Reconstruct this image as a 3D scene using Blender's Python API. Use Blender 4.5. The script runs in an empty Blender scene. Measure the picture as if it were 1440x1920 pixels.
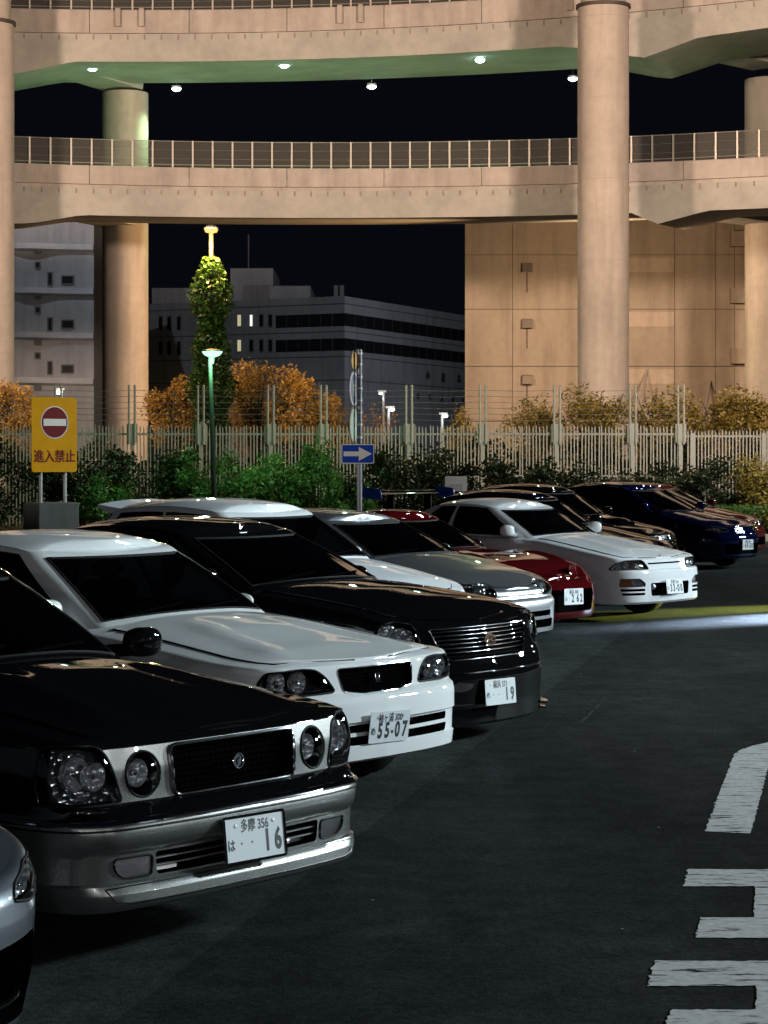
import bpy, bmesh, math, random
import numpy as np
from mathutils import Vector, Matrix, geometry
random.seed(7); np.random.seed(7)
SC = bpy.context.scene
R_ = math.radians
# ---------------------------------------------------------------- camera, sky, lights, exposure
CH, FP, VH = 1.85, 4100., 854.            # eye height; focal length and horizon row in pixels of the 1440 x 1920 photograph
cam = bpy.data.cameras.new('camera'); co = bpy.data.objects.new('camera', cam); SC.collection.objects.link(co); SC.camera = co
co.location = (0, 0, CH); co.rotation_euler = (math.pi/2, 0, 0)
cam.sensor_fit = 'HORIZONTAL'; cam.sensor_width = 36; cam.lens = 36*FP/1440; cam.shift_y = -(960-VH)/1440
cam.clip_start = .1; cam.clip_end = 2000
w = bpy.data.worlds.new('World'); SC.world = w; w.use_nodes = True
sky = w.node_tree.nodes.new('ShaderNodeTexSky'); sky.sky_type = 'NISHITA'; sky.sun_disc = False
sky.sun_elevation = R_(-8); sky.sun_rotation = R_(150); sky.air_density = 1.; sky.dust_density = .6; sky.ozone_density = 2.
tint = w.node_tree.nodes.new('ShaderNodeVectorMath'); tint.operation = 'MULTIPLY_ADD'; tint.inputs[1].default_value = (.02, .03, .05); tint.inputs[2].default_value = (.0022, .0025, .0042)      # even night sky with a trace of the twilight model
w.node_tree.links.new(sky.outputs[0], tint.inputs[0]); w.node_tree.links.new(tint.outputs[0], w.node_tree.nodes['Background'].inputs[0])
w.node_tree.nodes['Background'].inputs[1].default_value = 1.
SC.view_settings.view_transform = 'Standard'; SC.view_settings.look = 'None'; SC.view_settings.exposure = 0; SC.view_settings.gamma = 1
SC.render.engine = 'CYCLES'; SC.cycles.use_denoising = True; SC.cycles.max_bounces = 8; SC.cycles.transparent_max_bounces = 24
SC.cycles.sample_clamp_indirect = 4.; SC.cycles.caustics_reflective = False; SC.cycles.caustics_refractive = False

def light(kind, name, loc, energy, col, size=.15, aim=None, **k):
    l = bpy.data.lights.new(name, kind); l.energy = energy; l.color = col
    if kind == 'AREA': l.shape = 'DISK'; l.size = size
    else: l.shadow_soft_size = size
    for a, b in k.items(): setattr(l, a, b)
    o = bpy.data.objects.new(name, l); o.location = loc; SC.collection.objects.link(o)
    if aim is not None: o.rotation_euler = (Vector(aim)-Vector(loc)).to_track_quat('-Z', 'Y').to_euler()
    return o
moon = light('SUN', 'moon', (0, 0, 60), .002, (.8, .88, 1), aim=(-20, 35, 0)); moon.data.angle = R_(.5)
COOL, WARM, GREEN, SODIUM = (.77, .94, 1.), (1., .66, .42), (.60, 1., .50), (1., .50, .16)
# unseen masts, inferred ones and ones added to brighten signs, fence, trees, buildings (built below, at the same places): head position, power, colour, aim
UNSEEN_MASTS = [((36, 25, 13), 84000, COOL, (.6, 13.5, .6), 44), ((40, 47, 13.5), 84000, COOL, (1.0, 32, 1.), 48),
         ((-24, 40, 15), 88000, (1., .68, .48), (-6, 90, 14), 84), ((22, 46, 15), 80000, (1., .70, .51), (4, 90, 14), 100), ((-9.3, 34.5, 5.), 900, (1., .95, .85), (-6.2, 41, 2.2), 26), ((-8.9, 31.5, 5.), 2400, (1., .97, .92), (-.45, 39.5, 2.3), 20), ((10.5, 43, 7.), 4600, (1., .90, .74), (1.0, 53, 1.5), 108), ((9.3, 91.5, 10.), 5200, (1., .62, .35), (12, 108, 7), 150),
         ((-30, 92, 14), 2400, (.72, .86, 1.), (-20, 128, 8), 100), ((-22, 112, 33), 11000, (.86, .9, 1.), (-4, 158, 4), 70), ((-12.9, 64, 9.), 4200, SODIUM, (-4.5, 61.5, 2.5), 90), ((9.05, 90.5, 9.6), 22000, (1., .55, .24), (-11.6, 97.5, 8.2), 52), ((14, 141, 12), 4000, (.9, .9, 1.), (2, 160, 7), 130)]
# small lamps added round the aisle, for sparkles in the paint and head-lamps
GLINT_POSTS = [(-6.5, -9, 3.6), (-2.2, -13, 4.2), (3.4, -11, 3.8), (7.2, -8, 4.0), (11.5, -3, 4.2), (16, 6, 4.0), (19, 21, 4.6), (18, 38, 4.8), (14.5, 45, 5.)]
for i, p in enumerate(GLINT_POSTS): light('POINT', 'added_post_light', p, 420, SODIUM if i in (6, 8) else (.95, .97, 1.), .07)
for p, e, c_, a_, z_ in UNSEEN_MASTS: light('SPOT', 'unseen_mast_light', p, e, c_, 1.6 if e > 40000 else .22, a_, spot_size=R_(z_), spot_blend=.8)
# ---------------------------------------------------------------- helpers
def lin(h):
    h = h.lstrip('#'); c = [int(h[i:i+2], 16)/255 for i in (0, 2, 4)]
    return tuple((x/12.92 if x <= .04045 else ((x+.055)/1.055)**2.4) for x in c) + (1,)

MATS = {}
def mat(name, col=(.5, .5, .5), rough=.5, metal=0., coat=0., spec=.5, noise=None, bump=None, emit=None, alpha=None, coat_rough=.03):
    """Principled material; noise=(scale, amount[, detail]) varies the colour, bump=(scale, strength) adds fine relief."""
    if name in MATS: return MATS[name]
    m = bpy.data.materials.new(name); m.use_nodes = True
    nt = m.node_tree; b = nt.nodes['Principled BSDF']
    col = tuple(col[:3]) + (1,)
    b.inputs['Base Color'].default_value = col
    b.inputs['Roughness'].default_value = rough; b.inputs['Metallic'].default_value = metal
    b.inputs['Coat Weight'].default_value = coat; b.inputs['Coat Roughness'].default_value = coat_rough
    b.inputs['Specular IOR Level'].default_value = spec
    if emit:
        b.inputs['Emission Color'].default_value = tuple(emit[0][:3]) + (1,); b.inputs['Emission Strength'].default_value = emit[1]
    if noise or bump:
        tc = nt.nodes.new('ShaderNodeTexCoord')
    if noise:
        n = nt.nodes.new('ShaderNodeTexNoise'); n.inputs['Scale'].default_value = noise[0]
        n.inputs['Detail'].default_value = noise[2] if len(noise) > 2 else 6
        n.inputs['Roughness'].default_value = .65
        nt.links.new(tc.outputs['Object'], n.inputs['Vector'])
        r = nt.nodes.new('ShaderNodeMapRange'); r.inputs[1].default_value = .3; r.inputs[2].default_value = .7
        r.inputs[3].default_value = 1-noise[1]; r.inputs[4].default_value = 1+noise[1]
        nt.links.new(n.outputs['Fac'], r.inputs[0])
        v = nt.nodes.new('ShaderNodeVectorMath'); v.operation = 'SCALE'; v.inputs[0].default_value = col[:3]
        nt.links.new(r.outputs[0], v.inputs['Scale']); nt.links.new(v.outputs[0], b.inputs['Base Color'])
    if bump:
        n2 = nt.nodes.new('ShaderNodeTexNoise'); n2.inputs['Scale'].default_value = bump[0]; n2.inputs['Detail'].default_value = 4
        nt.links.new(tc.outputs['Object'], n2.inputs['Vector'])
        bp = nt.nodes.new('ShaderNodeBump'); bp.inputs['Strength'].default_value = bump[1]; bp.inputs['Distance'].default_value = .02
        nt.links.new(n2.outputs['Fac'], bp.inputs['Height']); nt.links.new(bp.outputs['Normal'], b.inputs['Normal'])
    MATS[name] = m
    return m

def glass_mat(name, tint, rough=.0, ior=1.5, gloss=1.0):
    """Thin glass: tinted see-through pane with a Fresnel mirror on top."""
    if name in MATS: return MATS[name]
    m = bpy.data.materials.new(name); m.use_nodes = True; nt = m.node_tree; nt.nodes.clear()
    o = nt.nodes.new('ShaderNodeOutputMaterial'); t = nt.nodes.new('ShaderNodeBsdfTransparent'); g = nt.nodes.new('ShaderNodeBsdfGlossy')
    t.inputs[0].default_value = tuple(tint[:3]) + (1,); g.inputs['Roughness'].default_value = rough
    g.inputs[0].default_value = (gloss, gloss, gloss, 1)
    f = nt.nodes.new('ShaderNodeFresnel'); f.inputs[0].default_value = ior
    x = nt.nodes.new('ShaderNodeMixShader')
    nt.links.new(f.outputs[0], x.inputs[0]); nt.links.new(t.outputs[0], x.inputs[1]); nt.links.new(g.outputs[0], x.inputs[2]); nt.links.new(x.outputs[0], o.inputs[0])
    MATS[name] = m
    return m

def link(o, parent=None):
    SC.collection.objects.link(o)
    if parent is not None: o.parent = parent
    return o

def mesh(name, verts, faces, m=None, smooth=True, sharp=None):
    me = bpy.data.meshes.new(name)
    me.from_pydata([tuple(map(float, v)) for v in verts], [], [tuple(map(int, f)) for f in faces])
    for x in (m if isinstance(m, (list, tuple)) else [m]):
        if x is not None: me.materials.append(x)
    if smooth:
        me.polygons.foreach_set('use_smooth', [True]*len(me.polygons))
        me.set_sharp_from_angle(angle=math.radians(sharp if sharp else 40))
    me.update()
    return me

def obj(name, me, parent=None, loc=None, rot=None):
    o = bpy.data.objects.new(name, me)
    if loc is not None: o.location = loc
    if rot is not None: o.rotation_euler = rot
    return link(o, parent)

def tag(o, label=None, cat=None, group=None, kind=None):
    if label: o['label'] = label
    if cat: o['category'] = cat
    if group: o['group'] = group
    if kind: o['kind'] = kind
    return o

def thing(name, label, cat, loc=(0, 0, 0), rz=0., group=None):
    o = bpy.data.objects.new(name, None); o.location = loc; o.rotation_euler = (0, 0, rz)
    return tag(link(o), label, cat, group)

class MB:
    """Collects simple shapes into one vertex / face list."""
    def __init__(s): s.v = []; s.f = []
    def add(s, v, f):
        n = len(s.v); s.v += [tuple(map(float, p)) for p in v]; s.f += [tuple(n+i for i in q) for q in f]; return s
    def box(s, x0, x1, y0, y1, z0, z1):
        return s.add([(x, y, z) for z in (z0, z1) for y in (y0, y1) for x in (x0, x1)],
                     [(0, 2, 3, 1), (4, 5, 7, 6), (0, 1, 5, 4), (2, 6, 7, 3), (0, 4, 6, 2), (1, 3, 7, 5)])
    def bevbox(s, x0, x1, y0, y1, z0, z1, b):
        """box with its vertical edges chamfered and a chamfered top"""
        p = [(x0+b, y0), (x1-b, y0), (x1, y0+b), (x1, y1-b), (x1-b, y1), (x0+b, y1), (x0, y1-b), (x0, y0+b)]
        cx, cy = (x0+x1)/2, (y0+y1)/2
        q = [(cx+(x-cx)*(1-2*b/(x1-x0)), cy+(y-cy)*(1-2*b/(y1-y0))) for x, y in p]
        v = [(x, y, z0) for x, y in p]+[(x, y, z1-b) for x, y in p]+[(x, y, z1) for x, y in q]
        f = [tuple(range(7, -1, -1)), tuple(range(16, 24))]
        for k in (0, 8):
            f += [(k+i, k+(i+1) % 8, k+8+(i+1) % 8, k+8+i) for i in range(8)]
        return s.add(v, f)
    def tube(s, pts, r, n=8, cap=True):
        pts = [Vector(p) for p in pts]; rs = r if isinstance(r, (list, tuple)) else [r]*len(pts)
        base = len(s.v); ring = []
        for i, p in enumerate(pts):
            d = (pts[min(i+1, len(pts)-1)]-pts[max(i-1, 0)]).normalized()
            a = d.cross(Vector((0, 0, 1)))
            if a.length < .05: a = d.cross(Vector((1, 0, 0)))
            a.normalize(); b = d.cross(a)
            ring.append([tuple(p+(a*math.cos(t)+b*math.sin(t))*rs[i]) for t in [2*math.pi*k/n for k in range(n)]])
        v = [q for R in ring for q in R]; f = []
        for i in range(len(pts)-1):
            for k in range(n):
                f.append((i*n+k, i*n+(k+1) % n, (i+1)*n+(k+1) % n, (i+1)*n+k))
        if cap: f += [tuple(range(n-1, -1, -1)), tuple((len(pts)-1)*n+k for k in range(n))]
        return s.add(v, f)
    def lathe(s, prof, n=24, axis='z', c=(0, 0, 0), closed=False):
        v = []; f = []; m = len(prof)
        for k in range(n):
            a = 2*math.pi*k/n; ca, sa = math.cos(a), math.sin(a)
            for r, h in prof:
                p = (r*ca, r*sa, h) if axis == 'z' else ((r*ca, h, r*sa) if axis == 'y' else (h, r*ca, r*sa))
                v.append((p[0]+c[0], p[1]+c[1], p[2]+c[2]))
        for k in range(n):
            k2 = (k+1) % n
            for i in range(m if closed else m-1):
                j = (i+1) % m; f.append((k*m+i, k2*m+i, k2*m+j, k*m+j))
        return s.add(v, f)
    def prism(s, poly, z0, z1):
        """extruded xy polygon"""
        n = len(poly)
        return s.add([(x, y, z0) for x, y in poly]+[(x, y, z1) for x, y in poly],
                     [tuple(range(n-1, -1, -1)), tuple(range(n, 2*n))]+[(i, (i+1) % n, n+(i+1) % n, n+i) for i in range(n)])
    def ico(s, c, r, sub=2, sq=(1, 1, 1)):
        bm = bmesh.new(); bmesh.ops.create_icosphere(bm, subdivisions=sub, radius=r)
        bm.verts.ensure_lookup_table()
        v = [(p.co.x*sq[0]+c[0], p.co.y*sq[1]+c[1], p.co.z*sq[2]+c[2]) for p in bm.verts]; f = [tuple(q.index for q in x.verts) for x in bm.faces]
        bm.free(); return s.add(v, f)
    def mesh(s, name, m, smooth=True, sharp=None): return mesh(name, s.v, s.f, m, smooth, sharp)
    def build(s, name, m, parent=None, loc=None, rot=None, smooth=True, sharp=None):
        return obj(name, s.mesh(name, m, smooth, sharp), parent, loc, rot)

def rrect(x0, x1, y0, y1, r, n=5):
    out = []
    for cx, cy, a0 in ((x1-r, y1-r, 0), (x0+r, y1-r, 90), (x0+r, y0+r, 180), (x1-r, y0+r, 270)):
        out += [(cx+r*math.cos(math.radians(a0+90*k/n)), cy+r*math.sin(math.radians(a0+90*k/n))) for k in range(n+1)]
    return out

def resample(poly, step, closed=True):
    out = []; n = len(poly)
    for i in range(n if closed else n-1):
        a, b = np.array(poly[i], float), np.array(poly[(i+1) % n], float)
        k = max(1, int(math.ceil(np.hypot(*(b-a))/step)))
        out += [tuple(a+(b-a)*t/k) for t in range(k)]
    if not closed: out.append(tuple(poly[-1]))
    return out

def roundpoly(poly, r=.02, n=4):
    """round the corners of a polygon"""
    out = []; m = len(poly)
    for i in range(m):
        p0, p, p1 = (np.array(poly[(i+k) % m], float) for k in (-1, 0, 1))
        rr = min(r, .45*np.linalg.norm(p0-p), .45*np.linalg.norm(p1-p))
        a = p+(p0-p)/np.linalg.norm(p0-p)*rr; b = p+(p1-p)/np.linalg.norm(p1-p)*rr
        out += [tuple((1-t)**2*a+2*t*(1-t)*p+t*t*b) for t in np.linspace(0, 1, n)]
    return out

def ellipse(cx, cy, rx, ry, n=28):
    return [(cx+rx*math.cos(2*math.pi*k/n), cy+ry*math.sin(2*math.pi*k/n)) for k in range(n)]

def inside(poly, pts):
    P = np.array(poly); pts = np.array(pts); c = np.zeros(len(pts), bool); j = len(P)-1
    for i in range(len(P)):
        yi, yj = P[i, 1], P[j, 1]
        if yi != yj:
            hit = ((yi > pts[:, 1]) != (yj > pts[:, 1])) & (pts[:, 0] < (P[j, 0]-P[i, 0])*(pts[:, 1]-yi)/(yj-yi)+P[i, 0])
            c ^= hit
        j = i
    return c

def edge_dist(poly, pts):
    P = np.array(poly, float); pts = np.array(pts, float); d = np.full(len(pts), 9e9)
    for i in range(len(P)):
        a, b = P[i], P[(i+1) % len(P)]; ab = b-a; L = (ab**2).sum()
        if L < 1e-12: continue
        t = np.clip(((pts-a)@ab)/L, 0, 1); d = np.minimum(d, np.hypot(*(pts-(a+t[:, None]*ab)).T))
    return d

def fill2d(poly, step):
    """triangulate a polygon with inner grid points; returns (points, tris, n_border) - border points come first"""
    b = resample(poly, step)
    P = np.array(b); lo, hi = P.min(0), P.max(0)
    gx = np.arange(lo[0]+step*.5, hi[0], step); gy = np.arange(lo[1]+step*.5, hi[1], step)
    G = np.array([(x, y) for x in gx for y in gy]).reshape(-1, 2)
    if len(G):
        ok = inside(b, G); ok &= edge_dist(b, G) > step*.4; G = G[ok]
    allp = b+[tuple(g) for g in G]; n = len(b)
    r = geometry.delaunay_2d_cdt([Vector(p) for p in allp], [(i, (i+1) % n) for i in range(n)], [], 1, 1e-6)
    vs = [tuple(v) for v in r[0]]
    return vs, [tuple(f) for f in r[2]], n

def text_mesh(name, body, size, m, sx=1., depth=.0006, align='CENTER', font_bold=0.0):
    cu = bpy.data.curves.new(name, 'FONT'); cu.body = body; cu.size = size; cu.extrude = depth; cu.align_x = align; cu.align_y = 'CENTER'
    cu.offset = font_bold; cu.resolution_u = 3
    o = bpy.data.objects.new(name, cu); SC.collection.objects.link(o)
    dg = bpy.context.evaluated_depsgraph_get(); dg.update()
    me = bpy.data.meshes.new_from_object(o.evaluated_get(dg)); me.name = name
    SC.collection.objects.unlink(o); bpy.data.objects.remove(o); bpy.data.curves.remove(cu)
    for v in me.vertices: v.co.x *= sx
    me.materials.clear(); me.materials.append(m)
    return me

def join_meshes(name, parts, m):
    """parts: list of (mesh, Matrix)"""
    bm = bmesh.new()
    for me, M in parts:
        n0 = len(bm.verts); bm.from_mesh(me); bm.verts.ensure_lookup_table()
        for v in bm.verts[n0:]: v.co = M @ v.co
        bpy.data.meshes.remove(me)
    out = bpy.data.meshes.new(name); bm.to_mesh(out); bm.free()
    out.materials.clear(); out.materials.append(m)
    for p in out.polygons: p.material_index = 0
    return out
# ---------------------------------------------------------------- setting
def px(u, v, Y): return ((u-720)*Y/FP, Y, CH-(v-VH)*Y/FP)
def pX(u, Y): return (u-720)*Y/FP
def pZ(v, Y): return CH-(v-VH)*Y/FP

# asphalt: dark aggregate with pale specks and worn, slightly paler areas
def asphalt():
    m = bpy.data.materials.new('asphalt'); m.use_nodes = True; nt = m.node_tree; b = nt.nodes['Principled BSDF']; N = nt.nodes.new; Lk = nt.links.new
    tc = N('ShaderNodeTexCoord')
    def noise(sc, det, lo, hi, a, bb):
        n = N('ShaderNodeTexNoise'); n.inputs['Scale'].default_value = sc; n.inputs['Detail'].default_value = det; Lk(tc.outputs['Object'], n.inputs['Vector'])
        r = N('ShaderNodeMapRange'); r.inputs[1].default_value = lo; r.inputs[2].default_value = hi; r.inputs[3].default_value = a; r.inputs[4].default_value = bb; Lk(n.outputs['Fac'], r.inputs[0]); return r.outputs[0]
    def mul(x, y):
        q = N('ShaderNodeMath'); q.operation = 'MULTIPLY'; Lk(x, q.inputs[0]); Lk(y, q.inputs[1]); return q.outputs[0]
    v = N('ShaderNodeTexVoronoi'); v.inputs['Scale'].default_value = 90; Lk(tc.outputs['Object'], v.inputs['Vector'])
    s = N('ShaderNodeSeparateColor'); Lk(v.outputs['Color'], s.inputs[0]); st = N('ShaderNodeMapRange'); st.inputs[1].default_value = .0; st.inputs[2].default_value = 1; st.inputs[3].default_value = .85; st.inputs[4].default_value = 1.15; Lk(s.outputs[0], st.inputs[0])
    # a few pale stones
    v2 = N('ShaderNodeTexVoronoi'); v2.inputs['Scale'].default_value = 9; Lk(tc.outputs['Object'], v2.inputs['Vector'])
    p = N('ShaderNodeMapRange'); p.inputs[1].default_value = .07; p.inputs[2].default_value = .05; p.inputs[3].default_value = 0; p.inputs[4].default_value = 1; Lk(v2.outputs['Distance'], p.inputs[0])
    s2 = N('ShaderNodeSeparateColor'); Lk(v2.outputs['Color'], s2.inputs[0]); g = N('ShaderNodeMath'); g.operation = 'GREATER_THAN'; g.inputs[1].default_value = .93; Lk(s2.outputs[1], g.inputs[0])
    k0 = mul(noise(1.1, 8, .56, .72, 1., 1.5), noise(.8, 8, .30, .42, .7, 1.))      # dusty patches, oil stains
    k1 = mul(noise(.35, 5, .35, .65, .75, 1.25), noise(5, 7, .3, .7, .72, 1.28)); k2 = mul(noise(28, 3, .35, .65, .75, 1.25), st.outputs[0])
    mpw = N('ShaderNodeMapping'); mpw.inputs['Scale'].default_value = (1, .06, 1); mpw.inputs['Rotation'].default_value = (0, 0, -.22); Lk(tc.outputs['Object'], mpw.inputs['Vector'])
    nw = N('ShaderNodeTexNoise'); nw.inputs['Scale'].default_value = 1.5; nw.inputs['Detail'].default_value = 4; Lk(mpw.outputs[0], nw.inputs['Vector'])
    rw = N('ShaderNodeMapRange'); rw.inputs[1].default_value = .35; rw.inputs[2].default_value = .65; rw.inputs[3].default_value = .78; rw.inputs[4].default_value = 1.2; Lk(nw.outputs['Fac'], rw.inputs[0])      # wheel tracks along the aisle
    k = mul(mul(mul(k0, k1), k2), rw.outputs[0])
    base = N('ShaderNodeVectorMath'); base.operation = 'SCALE'; base.inputs[0].default_value = (.0215, .0245, .025); Lk(k, base.inputs['Scale'])
    mx = N('ShaderNodeMix'); mx.data_type = 'RGBA'; Lk(mul(p.outputs[0], g.outputs[0]), mx.inputs[0]); Lk(base.outputs[0], mx.inputs[6]); mx.inputs[7].default_value = (.3, .31, .3, 1)
    Lk(mx.outputs[2], b.inputs['Base Color']); b.inputs['Roughness'].default_value = .75; b.inputs['Specular IOR Level'].default_value = .015
    bp = N('ShaderNodeBump'); bp.inputs['Strength'].default_value = .3; bp.inputs['Distance'].default_value = .004; Lk(v.outputs['Distance'], bp.inputs['Height']); Lk(bp.outputs['Normal'], b.inputs['Normal'])
    return m
ASPH = asphalt()
g = MB().add([(-600, -60, 0), (600, -60, 0), (600, 1200, 0), (-600, 1200, 0)], [(0, 1, 2, 3)]).build('ground', ASPH, smooth=False); tag(g, kind='structure')

# worn white road paint: noise eats into it
def road_paint():
    m = bpy.data.materials.new('road_paint'); m.use_nodes = True; nt = m.node_tree; b = nt.nodes['Principled BSDF']; N = nt.nodes.new; Lk = nt.links.new
    tc = N('ShaderNodeTexCoord'); o = nt.nodes['Material Output']
    mp = N('ShaderNodeMapping'); mp.inputs['Scale'].default_value = (.55, 3., 1); Lk(tc.outputs['Object'], mp.inputs['Vector'])
    n = N('ShaderNodeTexNoise'); n.inputs['Scale'].default_value = 7; n.inputs['Detail'].default_value = 9; n.inputs['Roughness'].default_value = .72; Lk(mp.outputs[0], n.inputs['Vector'])
    r = N('ShaderNodeMapRange'); r.inputs[1].default_value = .55; r.inputs[2].default_value = .61; Lk(n.outputs['Fac'], r.inputs[0])
    n2 = N('ShaderNodeTexNoise'); n2.inputs['Scale'].default_value = 30; n2.inputs['Detail'].default_value = 6; Lk(tc.outputs['Object'], n2.inputs['Vector'])
    c = N('ShaderNodeMapRange'); c.inputs[1].default_value = .3; c.inputs[2].default_value = .7; c.inputs[3].default_value = .42; c.inputs[4].default_value = .62; Lk(n2.outputs['Fac'], c.inputs[0])
    cc = N('ShaderNodeCombineColor'); [Lk(c.outputs[0], cc.inputs[i]) for i in range(3)]; Lk(cc.outputs[0], b.inputs['Base Color']); b.inputs['Roughness'].default_value = .7
    t = N('ShaderNodeBsdfTransparent'); mx = N('ShaderNodeMixShader'); Lk(r.outputs[0], mx.inputs[0]); Lk(b.outputs[0], mx.inputs[1]); Lk(t.outputs[0], mx.inputs[2]); Lk(mx.outputs[0], o.inputs[0])
    return m
PAINT = road_paint()
def gp(u, v): Y = FP*CH/(v-VH); return ((u-720)*Y/FP, Y)
def marking(polys, name):
    mb = MB()
    for P in polys:
        q = resample(P, .022); rnd = random.Random(3); q = [(x+rnd.gauss(0, .0035), y+rnd.gauss(0, .0035)) for x, y in q]; n = len(q)
        vs = geometry.tessellate_polygon([[Vector((x, y, 0)) for x, y in q]]); mb.add([(x, y, .004) for x, y in q], [tuple(t) for t in vs])
    o = mb.build(name, PAINT, smooth=False); tag(o, kind='structure'); return o
a = gp(1322, 1560); b = gp(1408, 1565); c = gp(1378, 1420); d = gp(1440, 1396); e = gp(1440, 1434)
marking([[gp(*q) for q in ((1322, 1560), (1352, 1480), (1377, 1414), (1392, 1406), (1411, 1399), (1440, 1393), (1500, 1389), (1500, 1411), (1462, 1416), (1448, 1424), (1440, 1440), (1422, 1510), (1407, 1564))]], 'road_arrow_marking')
y = lambda v: gp(720, v)[1]
xr = 2.05
L1, L2, L3, L4 = y(1631), y(1663), y(1722), y(1760)
marking([[(gp(1290, 1630)[0], L1), (xr+.6, L1-.03), (xr+.6, L4-.02), (gp(1303, 1757)[0], L4), (gp(1312, 1720)[0], L3), (gp(1413, 1722)[0], L3), (gp(1421, 1668)[0], L2), (gp(1280, 1660)[0], L2)]], 'road_lettering')
L5, L6, L7 = y(1803), y(1850), y(1895)
marking([[(gp(1226, 1800)[0], L5), (xr+.6, L5-.02), (xr+.6, L7-.3), (gp(1248, 1920)[0]-.03, L7-.3), (gp(1258, 1893)[0], L7), (gp(1418, 1897)[0], L7), (gp(1425, 1857)[0], L6), (gp(1212, 1845)[0], L6)]], 'road_lettering')
# old bay lines, almost worn away: thin ghosts of paint
m = ASPH.copy(); m.name = 'asphalt_bays'
for nd in m.node_tree.nodes:
    if nd.type == 'VECT_MATH': nd.inputs[0].default_value = (.031, .035, .035)
q0, q1 = gp(760, 1500), gp(1140, 1210); dx, dy = (q1[0]-q0[0])/(q1[1]-q0[1]), 1
tag(MB().add([(q0[0]-dx*12, q0[1]-12, .003), (q0[0]+dx*36, q0[1]+36, .003), (q0[0]+dx*36-8, q0[1]+36+6, .003), (q0[0]-dx*12-8, q0[1]-12+6, .003)], [(0, 1, 2, 3)]).build('bay_surface', m, smooth=False), kind='structure')
m2 = mat('chalk_mark', (.05, .05, .05), .9, spec=.01, noise=(9, .6)); x, y_ = gp(1088, 1357); x2, y2 = gp(1136, 1309)
tag(MB().add([(x-.012, y_, .004), (x+.012, y_, .004), (x2+.012, y2, .004), (x2-.012, y2, .004)], [(0, 1, 2, 3)]).build('chalk_line', m2, smooth=False), kind='structure')

# planting strip with kerb at the back of the car park
SOIL = mat('soil', (.035, .028, .02), .9, noise=(3, .4), bump=(8, .5)); CONC = mat('kerb_concrete', (.30, .29, .27), .8, noise=(3, .2))
tag(MB().add([(-40, 47.2, .13), (40, 47.2, .13), (40, 75, .13), (-40, 75, .13)], [(0, 1, 2, 3)]).build('verge', SOIL, smooth=False), kind='structure')
mb = MB()
for i in range(-20, 20): mb.bevbox(i*1.2+.006, i*1.2+1.194, 47.0, 47.2, 0, .15, .015)
tag(mb.build('kerb', CONC), kind='structure')

# ------------------------------------------------ elevated ring ramps
def concrete(name, col, sc=.25, streak=True):
    m = bpy.data.materials.new(name); m.use_nodes = True; nt = m.node_tree; b = nt.nodes['Principled BSDF']; N = nt.nodes.new; Lk = nt.links.new; tc = N('ShaderNodeTexCoord')
    def noise(scale, vec, det=6, lo=.3, hi=.7, a=.8, bb=1.15):
        mp = N('ShaderNodeMapping'); mp.inputs['Scale'].default_value = vec; Lk(tc.outputs['Object'], mp.inputs['Vector'])
        n = N('ShaderNodeTexNoise'); n.inputs['Scale'].default_value = scale; n.inputs['Detail'].default_value = det; n.inputs['Roughness'].default_value = .6; Lk(mp.outputs[0], n.inputs['Vector'])
        r = N('ShaderNodeMapRange'); r.inputs[1].default_value = lo; r.inputs[2].default_value = hi; r.inputs[3].default_value = a; r.inputs[4].default_value = bb; Lk(n.outputs['Fac'], r.inputs[0]); return r.outputs[0]
    def mul(x, y):
        q = N('ShaderNodeMath'); q.operation = 'MULTIPLY'; Lk(x, q.inputs[0]); Lk(y, q.inputs[1]); return q.outputs[0]
    k = mul(noise(sc, (1, 1, 1)), noise(3, (1, 1, 1), a=.93, bb=1.07))
    if streak: k = mul(k, noise(1.6, (1, 1, .12), 4, .45, .75, 1., .72))
    v = N('ShaderNodeVectorMath'); v.operation = 'SCALE'; v.inputs[0].default_value = col; Lk(k, v.inputs['Scale']); Lk(v.outputs[0], b.inputs['Base Color']); b.inputs['Roughness'].default_value = .85; b.inputs['Specular IOR Level'].default_value = .25
    return m
CON = concrete('ramp_concrete', (.40, .375, .355)); CON2 = concrete('soffit_concrete', (.36, .37, .35), .5, False); COL_C = concrete('column_concrete', (.36, .335, .305), .2)
RX, RY, RR = -2.5, 45.1, 45.0
def ring(X, r=0.):
    """point on the ring at offset r outwards from the inner face, abscissa X taken on the inner face"""
    s = (X-RX)/RR; return (RX+(RR+r)*s, RY+(RR+r)*math.sqrt(max(0, 1-s*s)))
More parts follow.
